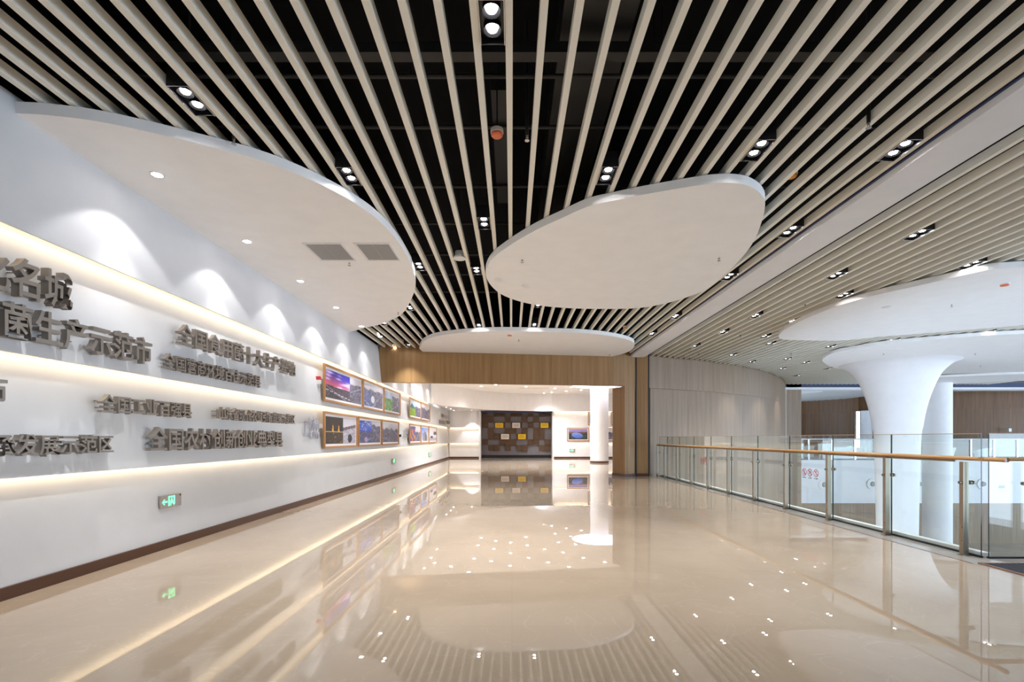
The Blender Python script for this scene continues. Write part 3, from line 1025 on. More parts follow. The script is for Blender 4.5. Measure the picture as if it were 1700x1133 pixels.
for px, lab in (((388, 240), 'pendant sprinkler on a black pipe behind the left drop ceiling rim'), ((875, 234), 'pendant sprinkler right of the centre slat'),
                ((1442, 213), 'pendant sprinkler between slats left of the white beam'), ((1337, 511), 'pendant sprinkler over the atrium above the nearest drop ceiling'),
                ((1229, 561), 'pendant sprinkler over the atrium above the curved wall'), ((1160, 590), 'pendant sprinkler over the left end of the curved wall'),
                ((1313.5, 590), 'pendant sprinkler over the atrium left of the trumpet column')):
    q = at_z(*px, 4.38)
    sprinkler(q, lab, True)
for px, lab in (((580, 440), 'sprinkler head on the left drop ceiling under the grilles'), ((661, 521), 'sprinkler head at the far rim of the left drop ceiling'),
                ((867, 435), 'sprinkler head on the left part of the pebble drop ceiling'), ((1193.5, 432), 'sprinkler head on the right part of the pebble drop ceiling'),
                ((861, 566), 'sprinkler head in the middle of the shallow drop ceiling'), ((1012, 590), 'sprinkler head at the right corner of the shallow drop ceiling'),
                ((1580, 509), 'sprinkler head on the nearest atrium drop ceiling'), ((1467, 589), 'sprinkler head in front of the trumpet flare'),
                ((1619, 589), 'sprinkler head right of the trumpet flare'), ((1628, 609), 'sprinkler head on the far part of the trumpet drop ceiling')):
    q = at_z(*px, Z_DISC - 0.035)
    sprinkler((q.x, q.y, Z_DISC - 0.05), lab, False)

for x0, x1, lab in ((506.4, 564.9, 'square grey air grille farther from the rim of the left drop ceiling'), (591, 645, 'square grey air grille nearer the rim of the left drop ceiling')):
    a, b = at_z(x0, 404.6, Z_DISC), at_z(x1, 404.6, Z_DISC)
    y1 = at_z(x0, 430.8, Z_DISC).y
    t = thing('air_grille', lab, 'air grille', ((a.x + b.x) / 2, (a.y + y1) / 2, Z_DISC), 0, 'air grilles in the left drop ceiling')
    w2, l2 = (b.x - a.x) / 2, (y1 - a.y) / 2
    m = MB()
    fr_ = 0.035
    m.box(-w2 - fr_, -w2, -l2 - fr_, l2 + fr_, -0.012, 0).box(w2, w2 + fr_, -l2 - fr_, l2 + fr_, -0.012, 0)
    m.box(-w2, w2, -l2 - fr_, -l2, -0.012, 0).box(-w2, w2, l2, l2 + fr_, -0.012, 0)
    m.build('frame', M['plastic'], t)
    m = MB().box(-w2, w2, -l2, l2, -0.002, 0)
    n = 14
    for i in range(n):
        yy = -l2 + 2 * l2 * (i + 0.5) / n
        m.face([(-w2, yy - 0.016, -0.003), (w2, yy - 0.016, -0.003), (w2, yy + 0.010, -0.010), (-w2, yy + 0.010, -0.010)])
    m.box(-0.006, 0.006, -l2, l2, -0.0125, -0.002)
    m.build('louvre', M['greymetal'], t)

# ---------------------------------------------------------------- lettering on the left wall
_cache = {}


def glyph(ch):
    """outline mesh of one character, bold, centred on its em box, em = 1, depth 1"""
    if ch in _cache:
        return _cache[ch]
    cu = bpy.data.curves.new('glyph', 'FONT')
    cu.body = ch
    cu.size = 1.0
    cu.extrude = 0.5
    cu.offset = 0.016
    cu.resolution_u = 3
    o = bpy.data.objects.new('glyph', cu)
    C.objects.link(o)
    dg = bpy.context.evaluated_depsgraph_get()
    me = bpy.data.meshes.new_from_object(o.evaluated_get(dg))
    bpy.data.objects.remove(o)
    _cache[ch] = me
    return me


_ref = glyph('国')
_xs = [v.co.x for v in _ref.vertices]
_ys = [v.co.y for v in _ref.vertices]
REF_C = ((min(_xs) + max(_xs)) / 2, (min(_ys) + max(_ys)) / 2)
REF_EM = (max(_ys) - min(_ys)) / 0.93


def char_obj(ch, sx, sy, depth, material, parent, loc, rz):
    me = glyph(ch).copy()
    for v in me.vertices:
        x, y, z = v.co
        v.co = ((x - REF_C[0]) / REF_EM * sx, -(z + 0.5) * depth, (y - REF_C[1]) / REF_EM * sy)
    me.flip_normals()
    me.materials.clear()
    me.materials.append(material)
    me.polygons.foreach_set('material_index', [0] * len(me.polygons))
    me.polygons.foreach_set('use_smooth', [False] * len(me.polygons))
    me.name = 'character'
    o = bpy.data.objects.new('character', me)
    C.objects.link(o)
    o.parent = parent
    o.location = loc
    o.rotation_euler = (0, 0, rz)
    return o


def letters(text, xl, xr, px, yt, yb, label, depth=0.06, XF=-4.31):
    """raised letters on the left wall between image columns xl and xr; px, yt, yb measure one character's height"""
    ya, yb_ = F * XF / (xl - CX), F * XF / (xr - CX)
    Yp = F * XF / (px - CX)
    h_ = (yb - yt) * Yp / F
    zc = H + (HY - (yt + yb) / 2) * Yp / F
    nC = len(text)
    adv = (yb_ - ya) / (nC - 0.07)
    t = thing('wall_lettering', label, 'lettering', (XF - depth, ya - 0.035 * adv, zc - h_ / 2), 0, 'raised lettering on the left wall')
    for i, ch in enumerate(text):
        char_obj(ch, adv * 0.98, h_ / 0.93, depth, M['letter'], t, (0, adv * (i + 0.5), h_ / 2), PI / 2)
    # mounting pins
    m = MB()
    for i in range(nC):
        for zz in (0.3, 0.7):
            m.cyl((-0.15, adv * (i + 0.5), h_ * zz), (0.002, adv * (i + 0.5), h_ * zz), 0.006, n=6)
    m.build('mounting_pin', M['steel'], t)


letters('化名城', -42, 120, 40, 432, 494, 'largest bronze characters at the upper left, ending in 名城', 0.075, -4.28)
letters('用菌生产示范市', -60, 253, 236, 562, 604, 'bronze characters 菌生产示范市 above the middle ledge', 0.065, -4.29)
letters('全国食用菌十大生产基地', 298, 491, 313, 542.4, 575.5, 'bronze characters reading 全国食用菌十大生产基地 below the top ledge', 0.055)
letters('全国营商环境百佳示范县', 273, 433, 284, 588.7, 614, 'bronze characters 全国营商环境百佳示范县 above the middle ledge', 0.05)
letters('市', -32, 13, 5, 625, 674, 'single bronze character cut by the left edge of view', 0.06)
letters('全国工业百强县', 169, 319, 182, 657, 686, 'bronze characters 全国工业百强县 under the middle ledge', 0.055)
letters('山东省现代农业引智成果示范区', 364, 490, 370, 677, 697, 'small bronze characters 山东省现代农业引智成果示范区 left of the grey sign', 0.05)
letters('承发展示范区', -14, 189, 175, 724, 752.5, 'bronze characters 承发展示范区 above the lowest ledge', 0.065, -4.29)
letters('全国农村创新创业典型县', 250, 470, 265, 711.8, 749.4, 'bronze characters 全国农村创新创业典型县 above the lowest ledge', 0.06)


def city_sign(x0, x1, y0, y1, label, l1, l2):
    X = -4.40
    ya, yb_ = F * X / (x0 - CX), F * X / (x1 - CX)
    Ym = (ya + yb_) / 2
    za, zb = H + (HY - y1) * Ym / F, H + (HY - y0) * Ym / F
    t = thing('wall_sign', label, 'sign', (X, ya, za), 0, 'thin grey signs on the left wall')
    Wd, Ht = yb_ - ya, zb - za
    s_ = Wd * 0.36
    for i, ch in enumerate(l1):
        char_obj(ch, s_, Ht * 0.62, 0.02, M['greyprint'], t, (0, Wd * (0.42 + 0.36 * i), Ht * 0.62), PI / 2)
    for i, ch in enumerate(l2):
        char_obj(ch, Wd * 0.26, Ht * 0.4, 0.02, M['greyprint'], t, (0, Wd * (0.5 + 0.15 * i), Ht * 0.13), PI / 2)
    m = MB()
    for k in range(2):
        d = 0.08 * k
        m.box(0, 0.012, Wd * (0.0 + d * 0.6), Wd * (0.025 + d * 0.6), Ht * (0.1 + d), Ht * 0.72)
        m.box(0, 0.012, Wd * (0.0 + d * 0.6), Wd * 0.42, Ht * (0.1 + d), Ht * (0.125 + d))
        m.box(0, 0.012, Wd * (0.0 + d * 0.6), Wd * 0.2, Ht * (0.68 - d), Ht * (0.70 - d))
    m.build('bracket_line', M['greyprint'], t)


city_sign(504, 530, 691, 728, 'thin grey sign 城市 CITY left of the framed pictures', '城市', 'CITY')
city_sign(669.5, 679, 711, 727.5, 'thin grey sign between the two lower groups of pictures', '城市', 'CITY')
for (x0, x1, y0, y1), lab in (((735, 742.5, 689.5, 694.5), 'small grey raised lettering at the far end, uppermost of three'), ((730, 739.5, 698.5, 704.5), 'small grey raised lettering at the far end, lower left of three'),
                              ((742, 746.5, 699, 704.5), 'small grey raised lettering nearest the far corner')):
    X = -4.36
    ya, yb_ = F * X / (x0 - CX), F * X / (x1 - CX)
    Ym = (ya + yb_) / 2
    za, zb = H + (HY - y1) * Ym / F, H + (HY - y0) * Ym / F
    t = thing('wall_lettering', lab, 'lettering', (X, ya, za), 0, 'raised lettering on the left wall')
    m = MB()
    nn = 5
    for k in range(nn):
        a = (yb_ - ya) / nn
        for zz in range(2):
            m.box(-0.05, 0.03, a * k, a * (k + 0.8), (zb - za) * (0.55 * zz), (zb - za) * (0.55 * zz + 0.42))
    m.build('character', M['letter'], t)


# ---------------------------------------------------------------- framed pictures
def vnoise(x, y, seed):
    def h(i, j):
        n = (i * 374761393 + j * 668265263 + seed * 974711) & 0xffffffff
        n = ((n ^ (n >> 13)) * 1274126177) & 0xffffffff
        return ((n ^ (n >> 16)) & 0xffff) / 65535
    i, j = math.floor(x), math.floor(y)
    u, v = x - i, y - j
    u, v = u * u * (3 - 2 * u), v * v * (3 - 2 * v)
    return (h(i, j) * (1 - u) + h(i + 1, j) * u) * (1 - v) + (h(i, j + 1) * (1 - u) + h(i + 1, j + 1) * u) * v


def lerp(a, b, t):
    t = max(0, min(1, t))
    return tuple(p + (q - p) * t for p, q in zip(a, b))


def city(u, v, seed, tint=(0.94, 0.92, 1.12), lo=0.02, hi=0.50):
    n = 0.55 * vnoise(u * 26, v * 34, seed) + 0.45 * vnoise(u * 60, v * 60, seed + 3)
    road = abs((u * 0.9 + v * (1.1 if seed % 2 else -0.8) + 0.3 * vnoise(u * 3, v * 3, seed)) % 0.9 - 0.5) < 0.025
    g_ = lo + (hi - lo) * n ** 1.2 + (0.25 if road else 0)
    return tuple(min(1, g_ * c_) for c_ in tint)


def grey_city(u, v, seed, hor=0.62):
    sky = hor + 0.12 * (vnoise(u * 9, 1, seed + 9) - 0.3)
    if v > sky:
        return lerp((0.62, 0.60, 0.62), (0.80, 0.80, 0.82), (v - sky) * 2.4)
    return city(u, v, seed)


def P_sunset(u, v):
    if u > 0.64:
        return grey_city(u, v, 4, 0.72)
    if v > 0.46 - 0.05 * u:
        s = vnoise(u * 5 + v * 7, v * 9 - u * 3, 2)
        base = lerp((0.75, 0.22, 0.30), (0.10, 0.10, 0.50), (v - 0.45) * 2.4 + u * 0.8 - 0.25)
        return lerp(base, (0.85, 0.72, 0.95), max(0, s - 0.5) * 2.2)
    k = city(u, v, 11, (1.0, 0.9, 1.0), 0.01, 0.22)
    return (0.7, 0.6, 0.75) if abs(v - 0.30 + 0.35 * u) < 0.012 else k


def P_aerial(u, v):
    if (u - 0.45) ** 2 / 0.008 + (v - 0.35) ** 2 / 0.03 < 1:
        return (0.72, 0.74, 0.76)
    if u < 0.4 and v < 0.75:
        return city(u, v, 21, (0.7, 0.85, 1.4), 0.05, 0.6)
    return grey_city(u, v, 22, 0.75)


def P_park(u, v):
    if u < 0.5:
        if v > 0.62:
            return lerp((0.75, 0.85, 0.95), (0.35, 0.45, 0.75), abs(u - 0.25) * 3)
        return lerp((0.10, 0.38, 0.08), (0.45, 0.62, 0.35), vnoise(u * 14, v * 9, 31))
    return grey_city(u, v, 32, 0.8)


def P_night(u, v):
    if u > 0.54:
        a = (u - 0.78) ** 2 / 0.006 + (v - 0.2) ** 2 / 0.03 < 1
        if a:
            return (0.05, 0.05, 0.06)
        if v > 0.62 + 0.35 * (u - 0.54):
            return (0.74, 0.72, 0.76)
        if v > 0.5 + 0.35 * (u - 0.54):
            return (0.24, 0.20, 0.22)
        return lerp((0.42, 0.40, 0.44), (0.7, 0.68, 0.72), vnoise(u * 20, v * 20, 41))
    for t0 in (0.22, 0.40):
        if abs(u - t0) < 0.025 * (0.78 - v) / 0.3 and 0.45 < v < 0.70:
            return (0.85, 0.50, 0.06)
    if abs(v - 0.45) < 0.02:
        return (0.6, 0.45, 0.2)
    if v < 0.44:
        n_ = vnoise(u * 30, v * 30, 42)
        return (0.6, 0.25, 0.12) if n_ > 0.82 else (0.03 + 0.1 * n_, 0.03 + 0.06 * n_, 0.03)
    return (0.03, 0.022, 0.022)


def P_swirl(u, v):
    if u > 0.55:
        return grey_city(u, v, 51, 0.8)
    if v > 0.5:
        r_ = math.hypot(u - 0.27, (v - 0.78) * 0.8)
        k_ = abs(vnoise(u * 9 + 2 * math.sin(v * 9), v * 11 + r_ * 6, 53) - 0.5)
        return lerp((0.80, 0.85, 0.97), (0.05, 0.14, 0.55), k_ * 6 + r_ * 1.2)
    if (u - 0.3) ** 2 / 0.006 + (v - 0.15) ** 2 / 0.012 < 1:
        return (0.55, 0.42, 0.6)
    return city(u, v, 52, (0.8, 0.85, 1.3), 0.03, 0.4)


def P_grey1(u, v):
    return grey_city(u, v, 61, 0.68)


def P_field(u, v):
    if u < 0.5:
        m_ = 0.62 + 0.2 * math.exp(-((u - 0.2) / 0.12) ** 2)
        if v > m_:
            return (0.55, 0.72, 0.78)
        if v > 0.52:
            return (0.10, 0.18, 0.32)
        return lerp((0.45, 0.55, 0.05), (0.16, 0.35, 0.05), vnoise(u * 20, v * 12, 71))
    return grey_city(u, v, 72, 0.7)


def P_grey2(u, v):
    return grey_city(u, v, 81, 0.78 - 0.2 * math.exp(-((u - 0.6) / 0.2) ** 2))


def P_orange(u, v):
    if u < 0.52:
        s = math.sin(u * 24 + 4 * vnoise(u * 6, v * 6, 91) + v * 9)
        return (0.72, 0.36, 0.07) if s > 0.1 and v < 0.8 else (0.20, 0.17, 0.36)
    return grey_city(u, v, 92, 0.6)


def P_tower(u, v):
    for c0, w_, t_ in ((0.28, 0.08, 0.6), (0.47, 0.05, 0.8), (0.62, 0.1, 0.66), (0.8, 0.07, 0.5)):
        if abs(u - c0) < w_ and v < t_:
            return city(u, v, 101, (1, 1, 1.1), 0.05, 0.45)
    return lerp((0.75, 0.78, 0.85), (0.22, 0.36, 0.78), v * 1.2 - u * 0.6)


def P_roof(u, v):
    if (u - 0.35) ** 2 / 0.03 + (v - 0.3) ** 2 / 0.012 < 1 or (u > 0.6 and 0.5 < v < 0.78):
        return (0.08, 0.08, 0.11)
    return (0.74, 0.75, 0.80) if v > 0.25 else (0.5, 0.5, 0.56)


def P_lake(u, v):
    if v > 0.76:
        return lerp((0.55, 0.45, 0.70), (0.25, 0.2, 0.45), (v - 0.76) * 4)
    a = (u - 0.45) * 0.8 + (v - 0.4) * 0.6
    c_ = -(u - 0.45) * 0.5 + (v - 0.4) * 0.8
    if (a / 0.26) ** 2 + (c_ / 0.30) ** 2 < 1 and v < 0.68:
        return lerp((0.12, 0.2, 0.62), (0.5, 0.62, 0.85), v - 0.1)
    if v > 0.6:
        return lerp((0.10, 0.07, 0.10), (0.45, 0.28, 0.2), vnoise(u * 15, v * 40, 111))
    return lerp((0.04, 0.07, 0.05), (0.16, 0.18, 0.12), vnoise(u * 20, v * 16, 112))


def P_green(u, v):
    return lerp((0.55, 0.6, 0.75), (0.1, 0.25, 0.1), vnoise(u * 4, v * 3, 121) * 1.2 + (0.5 - v))


def picture(p0, wdir, width, height, fn, label, group, nu=72, nv=30, border=0.055):
    """p0: lower left corner as one faces it; wdir: unit vector to its right"""
    rz = math.atan2(wdir[1], wdir[0])
    t = thing('framed_picture', label, 'picture', p0, rz, group)
    fw, d = 0.05, 0.045
    m = MB()
    m.box(0, width, -d, 0, 0, fw).box(0, width, -d, 0, height - fw, height).box(0, fw, -d, 0, fw, height - fw).box(width - fw, width, -d, 0, fw, height - fw)
    m.build('frame', M['framewood'], t)
    MB().box(fw, width - fw, -0.014, 0, fw, height - fw).build('mount', M['mount'], t)
    MB().box(width * 0.3, width * 0.7, 0, 0.108, height * 0.66, height * 0.72).build('wall_cleat', M['base'], t)
    x0, x1, z0, z1 = fw + border, width - fw - border, fw + border, height - fw - border
    vs = [(x0 + (x1 - x0) * i / nu, -0.0165, z0 + (z1 - z0) * j / nv) for j in range(nv + 1) for i in range(nu + 1)]
    fs = [(j * (nu + 1) + i, j * (nu + 1) + i + 1, (j + 1) * (nu + 1) + i + 1, (j + 1) * (nu + 1) + i) for j in range(nv) for i in range(nu)]
    me = bpy.data.meshes.new('photo_print')
    me.from_pydata(vs, [], fs)
    at = me.color_attributes.new('print', 'FLOAT_COLOR', 'CORNER')
    buf = []
    for j in range(nv):
        for i in range(nu):
            c_ = fn((i + 0.5) / nu, (j + 0.5) / nv)
            buf += [c_[0] ** 1.4, c_[1] ** 1.4, c_[2] ** 1.3, 1.0] * 4
    at.data.foreach_set('color', buf)
    me.materials.append(M['photo'])
    o = bpy.data.objects.new('photo_print', me)
    C.objects.link(o)
    o.parent = t


PX = -4.345
G1_, G2_ = 'framed pictures on the left wall', 'framed pictures on the end wall'
for (ya, yb_, za, zb), fn, lab in (
        ((11.11, 13.98, 2.255, 3.125), P_sunset, 'wide framed picture of a purple sunset sky beside a grey city view'),
        ((14.02, 16.28, 2.265, 3.13), P_aerial, 'framed aerial city picture with a white oval, middle of the upper three'),
        ((16.32, 18.68, 2.27, 3.135), P_park, 'framed picture half green park and half grey, right of the upper three'),
        ((11.11, 13.50, 1.16, 2.02), P_night, 'framed picture half night skyline with lit towers, half pale arched building'),
        ((13.60, 15.98, 1.16, 2.02), P_swirl, 'framed picture with white swirls on a blue sky above a city'),
        ((16.05, 18.45, 1.16, 2.02), P_grey1, 'framed grey city picture at the right of the lower three'),
        ((20.4, 22.98, 2.27, 3.13), P_field, 'framed picture of a yellow green field and blue mountain'),
        ((23.02, 25.45, 2.27, 3.13), P_grey2, 'framed grey picture right of the green field one'),
        ((20.4, 22.90, 1.16, 2.02), P_orange, 'framed picture with orange curves on purple, lower far group'),
        ((22.94, 25.08, 1.16, 2.02), P_tower, 'framed picture of grey towers under a blue sky, lower far group'),
        ((25.12, 27.75, 1.16, 2.02), P_roof, 'framed pale picture with dark roof, last of the lower far group')):
    picture((PX, ya, za), (0, 1, 0), yb_ - ya, zb - za, fn, lab, G1_)
PY = BY - 0.02
for (x0, x1, y0, y1), fn, lab in (((941.5, 978, 710.5, 732.7), P_lake, 'framed picture of a blue lake on the end wall'),
                                  ((976, 1001, 684.2, 706.3), P_green, 'framed picture half hidden behind the white column, upper row'),
                                  ((1014, 1040, 684.2, 706.3), P_green, 'framed picture next to the portal jamb, upper row'),
                                  ((1003, 1032, 711, 732.5), P_grey1, 'framed picture between the white column and the portal jamb, lower row')):
    a, b = at_Y(x0, y1, PY), at_Y(x1, y0, PY)
    picture((a.x, PY, a.z), (1, 0, 0), b.x - a.x, b.z - a.z, fn, lab, G2_, 48, 26, 0.06)


# ---------------------------------------------------------------- exit signs, small wall devices
def exit_sign(p0, wdir, width, height, label):
    rz = math.atan2(wdir[1], wdir[0])
    t = thing('exit_sign', label, 'exit sign', p0, rz, 'green exit signs')
    MB().box(0, width, -0.025, 0, 0, height).build('plate', M['signmetal'], t)
    s = height
    y = -0.028

    def poly(pts):
        m = MB()
        m.face([(a * s, y, b * s) for a, b in pts])
        m.face([(a * s, y + 0.003, b * s) for a, b in reversed(pts)])
        return m
    k = width / height / 2.35
    ar = poly([(0.10 * k, 0.48), (0.34 * k, 0.70), (0.44 * k, 0.70), (0.30 * k, 0.55), (0.70 * k, 0.55), (0.70 * k, 0.42), (0.30 * k, 0.42), (0.44 * k, 0.26), (0.34 * k, 0.26)])
    ar.build('arrow', M['signgreen'], t)
    dr_ = MB()
    x0, x1 = 0.82 * k, 1.55 * k
    for a, b, c_, d_ in ((x0, x0 + 0.13 * k, 0.12, 0.9), (x1 - 0.13 * k, x1, 0.2, 0.9), (x0, x1, 0.8, 0.9)):
        dr_.box(a * s, b * s, y, y + 0.003, c_ * s, d_ * s)
    dr_.build('door_pictogram', M['signgreen'], t)
    rn = MB()
    cx_ = (x0 + x1) / 2 - 0.02

    def limb(a, b, w_=0.05):
        d_ = Vector((b[0] - a[0], b[1] - a[1])).normalized() * w_
        nn_ = (-d_.y, d_.x)
        rn.face([((a[0] - nn_[0]) * s, y - 0.001, (a[1] - nn_[1]) * s), ((b[0] - nn_[0]) * s, y - 0.001, (b[1] - nn_[1]) * s),
                 ((b[0] + nn_[0]) * s, y - 0.001, (b[1] + nn_[1]) * s), ((a[0] + nn_[0]) * s, y - 0.001, (a[1] + nn_[1]) * s)])
    rn.cyl((cx_ * s, y, 0.70 * s), (cx_ * s, y - 0.002, 0.70 * s), 0.065 * s, n=14)
    limb((cx_, 0.62), (cx_ + 0.03, 0.38), 0.075)
    limb((cx_ - 0.02, 0.58), (cx_ - 0.17, 0.46), 0.035)
    limb((cx_ - 0.17, 0.46), (cx_ - 0.10, 0.34), 0.03)
    limb((cx_ + 0.02, 0.58), (cx_ + 0.18, 0.42), 0.035)
    limb((cx_ + 0.0, 0.40), (cx_ - 0.12, 0.26), 0.045)
    limb((cx_ - 0.12, 0.26), (cx_ - 0.08, 0.12), 0.04)
    limb((cx_ + 0.03, 0.40), (cx_ + 0.17, 0.30), 0.045)
    limb((cx_ + 0.17, 0.30), (cx_ + 0.24, 0.18), 0.04)
    rn.build('running_figure', M['signgreen'], t)
    MB().cyl((width * 0.94, -0.025, height * 0.88), (width * 0.94, -0.031, height * 0.88), 0.012, n=12).build('button', M['base'], t)


XS = -4.425
for (x0, x1, yt, yb), lab in (((264, 298, 824.5, 845.8), 'green exit sign with arrow low on the left wall, nearest'), ((650.8, 656, 762.3, 770.5), 'green exit sign low on the left wall below the pictures'),
                              ((711.5, 715, 752, 759.5), 'green exit sign low on the left wall near the far corner')):
    ya, yb_ = F * XS / (x0 - CX), F * XS / (x1 - CX)
    exit_sign((XS - 0.0, ya, H + (HY - yb) * ya / F), (0, 1, 0), yb_ - ya, (yb - yt) * ya / F, lab)
a, b = at_Y(945, 750.5, BY), at_Y(955, 745.5, BY)
exit_sign((a.x, BY + 0.01, a.z), (1, 0, 0), b.x - a.x, 0.2, 'green exit sign on the white end wall left of the column')
a = at_Y(1376, 746, 39.0)
exit_sign((a.x, 37.0, 0.55), (1, 0, 0), 0.6, 0.25, 'green exit sign deep in the far lounge')

ya = F * -4.40 / (536.5 - CX)
t = thing('fire_alarm', 'small red fire alarm left of the sunset picture', 'fire alarm', (-4.46, 11.0, 2.64))
MB().box(-0.02, 0.09, 0, 0.08, 0.0, 0.09).build('box', M['plastic'], t)
MB().box(-0.02, 0.09, 0, 0.08, 0.09, 0.17).build('beacon', M['red'], t)
ya = F * -4.40 / (536 - CX)
tag(MB().box(-0.02, 0.06, 0, 0.10, 0.0, 0.1).build('wall_sensor', M['plastic'], loc=(-4.42, ya - 0.1, 1.63)), 'small white box left of the night skyline picture', 'sensor')
ya = F * -4.40 / (663 - CX)
tag(MB().box(-0.02, 0.08, 0, 0.10, 0.0, 0.1).build('wall_sensor', M['darkgap'], loc=(-4.42, ya, 1.45)), 'small dark box right of the lower grey city picture', 'sensor')
# ceiling slot in the back room
t = tag(MB().box(-0.9, 0.9, -0.05, 0.05, -0.004, 0.0).build('slot_diffuser', M['greymetal'], loc=(1.35, 29.3, 4.45)), 'long slot diffuser in the white ceiling behind the portal', 'air slot')

# ---------------------------------------------------------------- railing of the gallery
POSTS = [5.79, 6.99, 8.27, 9.56, 10.8, 12.1, 13.35, 14.6, 15.85, 17.1, 18.0]
GX = 5.50
hr = thing('handrail', 'round oak handrail along the gallery railing', 'handrail', (5.41, 0, 1.16))
path = [(0, 18.0), (0, 12), (0, 5.75), (0.015, 5.62), (0.07, 5.56), (0.2, 5.545), (3.0, 5.545)]
m = MB()
pts = smooth_line(path, per=4)
nn = 14
for i, q in enumerate(pts):
    a, c_ = pts[max(i - 1, 0)], pts[min(i + 1, len(pts) - 1)]
    d = Vector((c_[0] - a[0], c_[1] - a[1], 0)).normalized()
    s_ = d.cross(Vector((0, 0, 1)))
    for k in range(nn):
        an = 2 * PI * k / nn
        v = Vector((q[0], q[1], 0)) + s_ * math.cos(an) * 0.032 + Vector((0, 0, 1)) * math.sin(an) * 0.024
        m.v.append(tuple(v))
for i in range(len(pts) - 1):
    for k in range(nn):
        k2 = (k + 1) % nn
        m.f.append((i * nn + k, i * nn + k2, (i + 1) * nn + k2, (i + 1) * nn + k))
        m.m.append(0)
m.build('rail', M['railwood'], hr, smooth=True)
mk = MB().cyl((0, 5.9, -0.036), (0, 18.0, -0.036), 0.012, n=8)
mk.build('support_bar', M['steel'], hr)


def make_post():
    t = thing('railing_post', 'x', 'post')
    MB().box(-0.033, 0.033, -0.026, 0.026, 0, 1.118).build('upright', M['steel'], t)
    MB().box(-0.05, 0.05, -0.04, 0.04, 0, 0.008).build('foot_plate', M['steel'], t)
    br_ = MB().cyl((-0.06, 0, 0.87), (0.082, 0, 0.87), 0.013, n=12).build('bracket', M['steel'], t, smooth=True)
    MB().cyl((0.062, 0, 0.87), (0.082, 0, 0.87), 0.025, n=14).cyl((0.0985, 0, 0.87), (0.125, 0, 0.87), 0.025, 0.018, n=14).build('clamp_disc', M['steel'], br_, smooth=True)
    MB().cyl((-0.06, 0, 0.87), (-0.033, 0, 0.87), 0.018, n=12).build('bolt', M['steel'], t)
    for zz in (0.18, 0.34):
        MB().cyl((-0.041, 0, zz), (-0.033, 0, zz), 0.012, n=10).build('bolt', M['steel'], t)
    return t


pp = make_post()
for i, y in enumerate(POSTS):
    t = pp if i == 0 else copy_tree(pp)
    t.location = (5.41, y, 0)
    tag(t, f'steel railing post, {nth(i + 1)} from the near glass corner' if i else 'steel railing post nearest the glass corner', 'post', 'posts of the gallery railing')
t = copy_tree(pp)
t.location = (5.97, 5.539, 0)
t.rotation_euler = (0, 0, PI / 2)
tag(t, 'steel railing post beside the dark mat at the right edge', 'post', 'posts of the gallery railing')
edges = [5.66] + [y + 0.02 for y in POSTS[1:]]


def pane(p0, p1, label):
    p0, p1 = Vector((*p0, 0)), Vector((*p1, 0))
    L = (p1 - p0).length
    rz = math.atan2(p1.y - p0.y, p1.x - p0.x)
    t = thing('glass_panel', label, 'glass panel', p0, rz, 'glass panels of the gallery railing')
    th, g_ = 0.006, 0.008
    m = MB()
    for s_ in (-1, 1):
        q = [(g_, s_ * th, 0.02), (L - g_, s_ * th, 0.02), (L - g_, s_ * th, 1.45), (g_, s_ * th, 1.45)]
        m.face(q if s_ < 0 else q[::-1])
    m.build('glass', M['glass'], t)
    m = MB()
    for x in (g_, L - g_):
        m.face([(x, -th, 0.02), (x, th, 0.02), (x, th, 1.45), (x, -th, 1.45)])
    m.face([(g_, -th, 0.02), (L - g_, -th, 0.02), (L - g_, th, 0.02), (g_, th, 0.02)])
    m.build('cut_edge', M['glassedge'], t)
    m = MB().box(g_, L - g_, -th, th, 1.45, 1.458)
    m.build('top_edge', M['glasstop'], t)
    MB().box(0, L, -0.015, 0.015, 0.0, 0.02).build('shoe', M['darkgap'], t)
    return t


for i, (a, b) in enumerate(zip(edges, edges[1:])):
    pane((GX, a), (GX, b), f'clear railing glass panel, {nth(i + 1)} from the near corner' if i else 'clear railing glass panel beside the near corner')
pane((GX + 0.04, 5.63), (GX + 3.0, 5.63), 'clear glass panel turning right beside the dark mat')


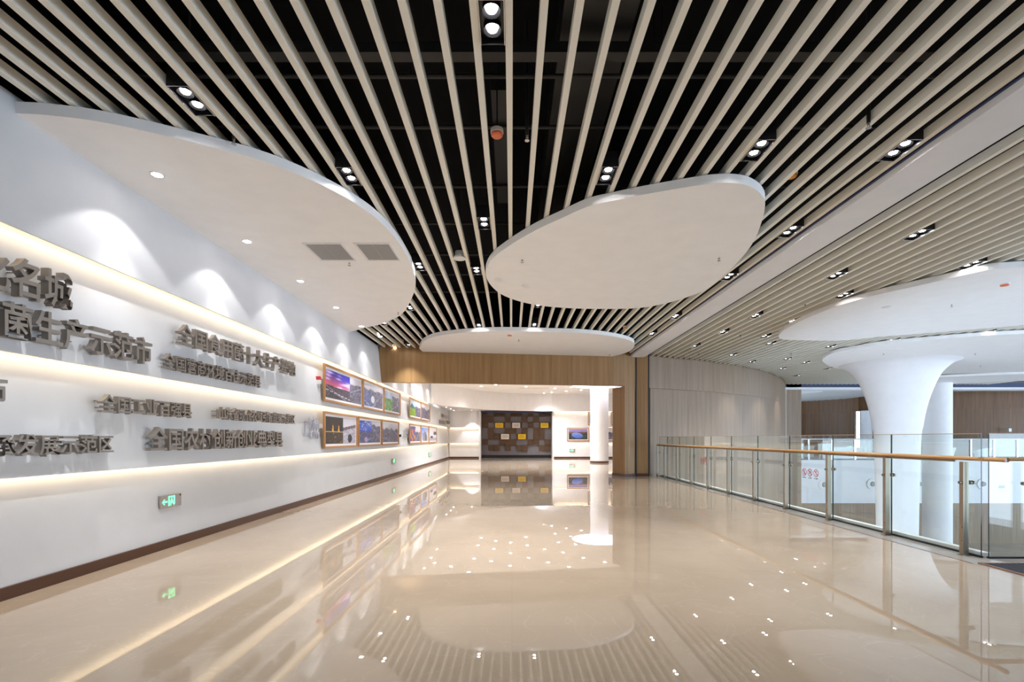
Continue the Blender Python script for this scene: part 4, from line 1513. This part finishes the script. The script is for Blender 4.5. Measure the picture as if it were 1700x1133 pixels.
def prohibit(Y0, labels_, label):
    """three prohibition stickers on the inner face of the glass"""
    t = thing('safety_sticker', label, 'sticker', (GX - 0.0075, Y0, 0.0), -PI / 2, 'red prohibition stickers on the glass')
    r_ = 0.070
    for i in range(3):
        cx_ = 0.175 * i
        zc = 0.767
        m = MB().ring((cx_, 0, zc), (1, 0, 0), (0, 0, 1), r_ * 0.82, r_, 0.0015, 32)
        a = r_ * 0.88 * 0.7071
        w_ = 0.006
        m.face([(cx_ - a - w_, -0.001, zc + a - w_), (cx_ + a - w_, -0.001, zc - a - w_), (cx_ + a + w_, -0.001, zc - a + w_), (cx_ - a + w_, -0.001, zc + a + w_)])
        m.build('prohibition_ring', M['red'], t)
        g_ = MB()
        if i == 0:      # standing figure leaning on a rail
            g_.cyl((cx_, 0, zc + 0.03), (cx_, -0.0012, zc + 0.03), 0.009, n=12)
            g_.box(cx_ - 0.008, cx_ + 0.008, -0.0012, 0, zc - 0.012, zc + 0.02)
            g_.box(cx_ - 0.009, cx_ - 0.002, -0.0012, 0, zc - 0.042, zc - 0.012).box(cx_ + 0.003, cx_ + 0.010, -0.0012, 0, zc - 0.042, zc - 0.012)
        elif i == 1:    # climbing figure
            g_.cyl((cx_ + 0.012, 0, zc + 0.028), (cx_ + 0.012, -0.0012, zc + 0.028), 0.009, n=12)
            g_.box(cx_ - 0.006, cx_ + 0.014, -0.0012, 0, zc - 0.006, zc + 0.018).box(cx_ - 0.024, cx_ - 0.004, -0.0012, 0, zc - 0.016, zc - 0.006)
            g_.box(cx_ - 0.024, cx_ - 0.016, -0.0012, 0, zc - 0.04, zc - 0.016).box(cx_ + 0.008, cx_ + 0.032, -0.0012, 0, zc + 0.006, zc + 0.013)
        else:           # hand dropping an object
            g_.box(cx_ - 0.006, cx_ + 0.02, -0.0012, 0, zc + 0.018, zc + 0.034).box(cx_ - 0.012, cx_ - 0.004, -0.0012, 0, zc + 0.008, zc + 0.024)
            g_.box(cx_ - 0.018, cx_ - 0.004, -0.0012, 0, zc - 0.034, zc - 0.02)
        g_.build('pictogram', M['ink'], t)
        for k, ch in enumerate(labels_[i]):
            s_ = 0.024
            me = glyph(ch).copy()
            for v in me.vertices:
                x, y, z = v.co
                v.co = ((x - REF_C[0]) / REF_EM * s_, -(z + 0.5) * 0.001, (y - REF_C[1]) / REF_EM * s_)
            me.materials.clear()
            me.materials.append(M['ink'])
            o = bpy.data.objects.new('caption_character', me)
            C.objects.link(o)
            o.parent = t
            o.location = (cx_ + (k - (len(labels_[i]) - 1) / 2) * s_ * 1.02, 0, zc - r_ - 0.03)


prohibit(9.09, ('禁止倚靠', '禁止攀爬', '禁止抛物'), 'three red prohibition signs on the glass in front of the white band')
prohibit(14.04, ('禁止倚靠', '禁止攀爬', '禁止抛物'), 'three red prohibition signs on the glass in front of the curved wall')

# escalator landing
t = thing('entrance_mat', 'dark ribbed landing mat with copper edge at the right', 'mat', (5.2, 2.0, 0))
m = MB().box(0.03, 2.6, 0, 3.37, 0.0, 0.006)
for i in range(40):
    m.box(0.03 + 0.064 * i, 0.06 + 0.064 * i, 0, 3.37, 0.006, 0.011)
m.build('ribs', M['mat'], t)
MB().box(0, 0.03, 0, 3.40, 0, 0.012).box(0.03, 2.6, 3.37, 3.40, 0, 0.012).build('edge_strip', M['brass'], t)

for o in list(bpy.data.objects):
    if o.get('label') == 'x':
        bpy.data.objects.remove(o)
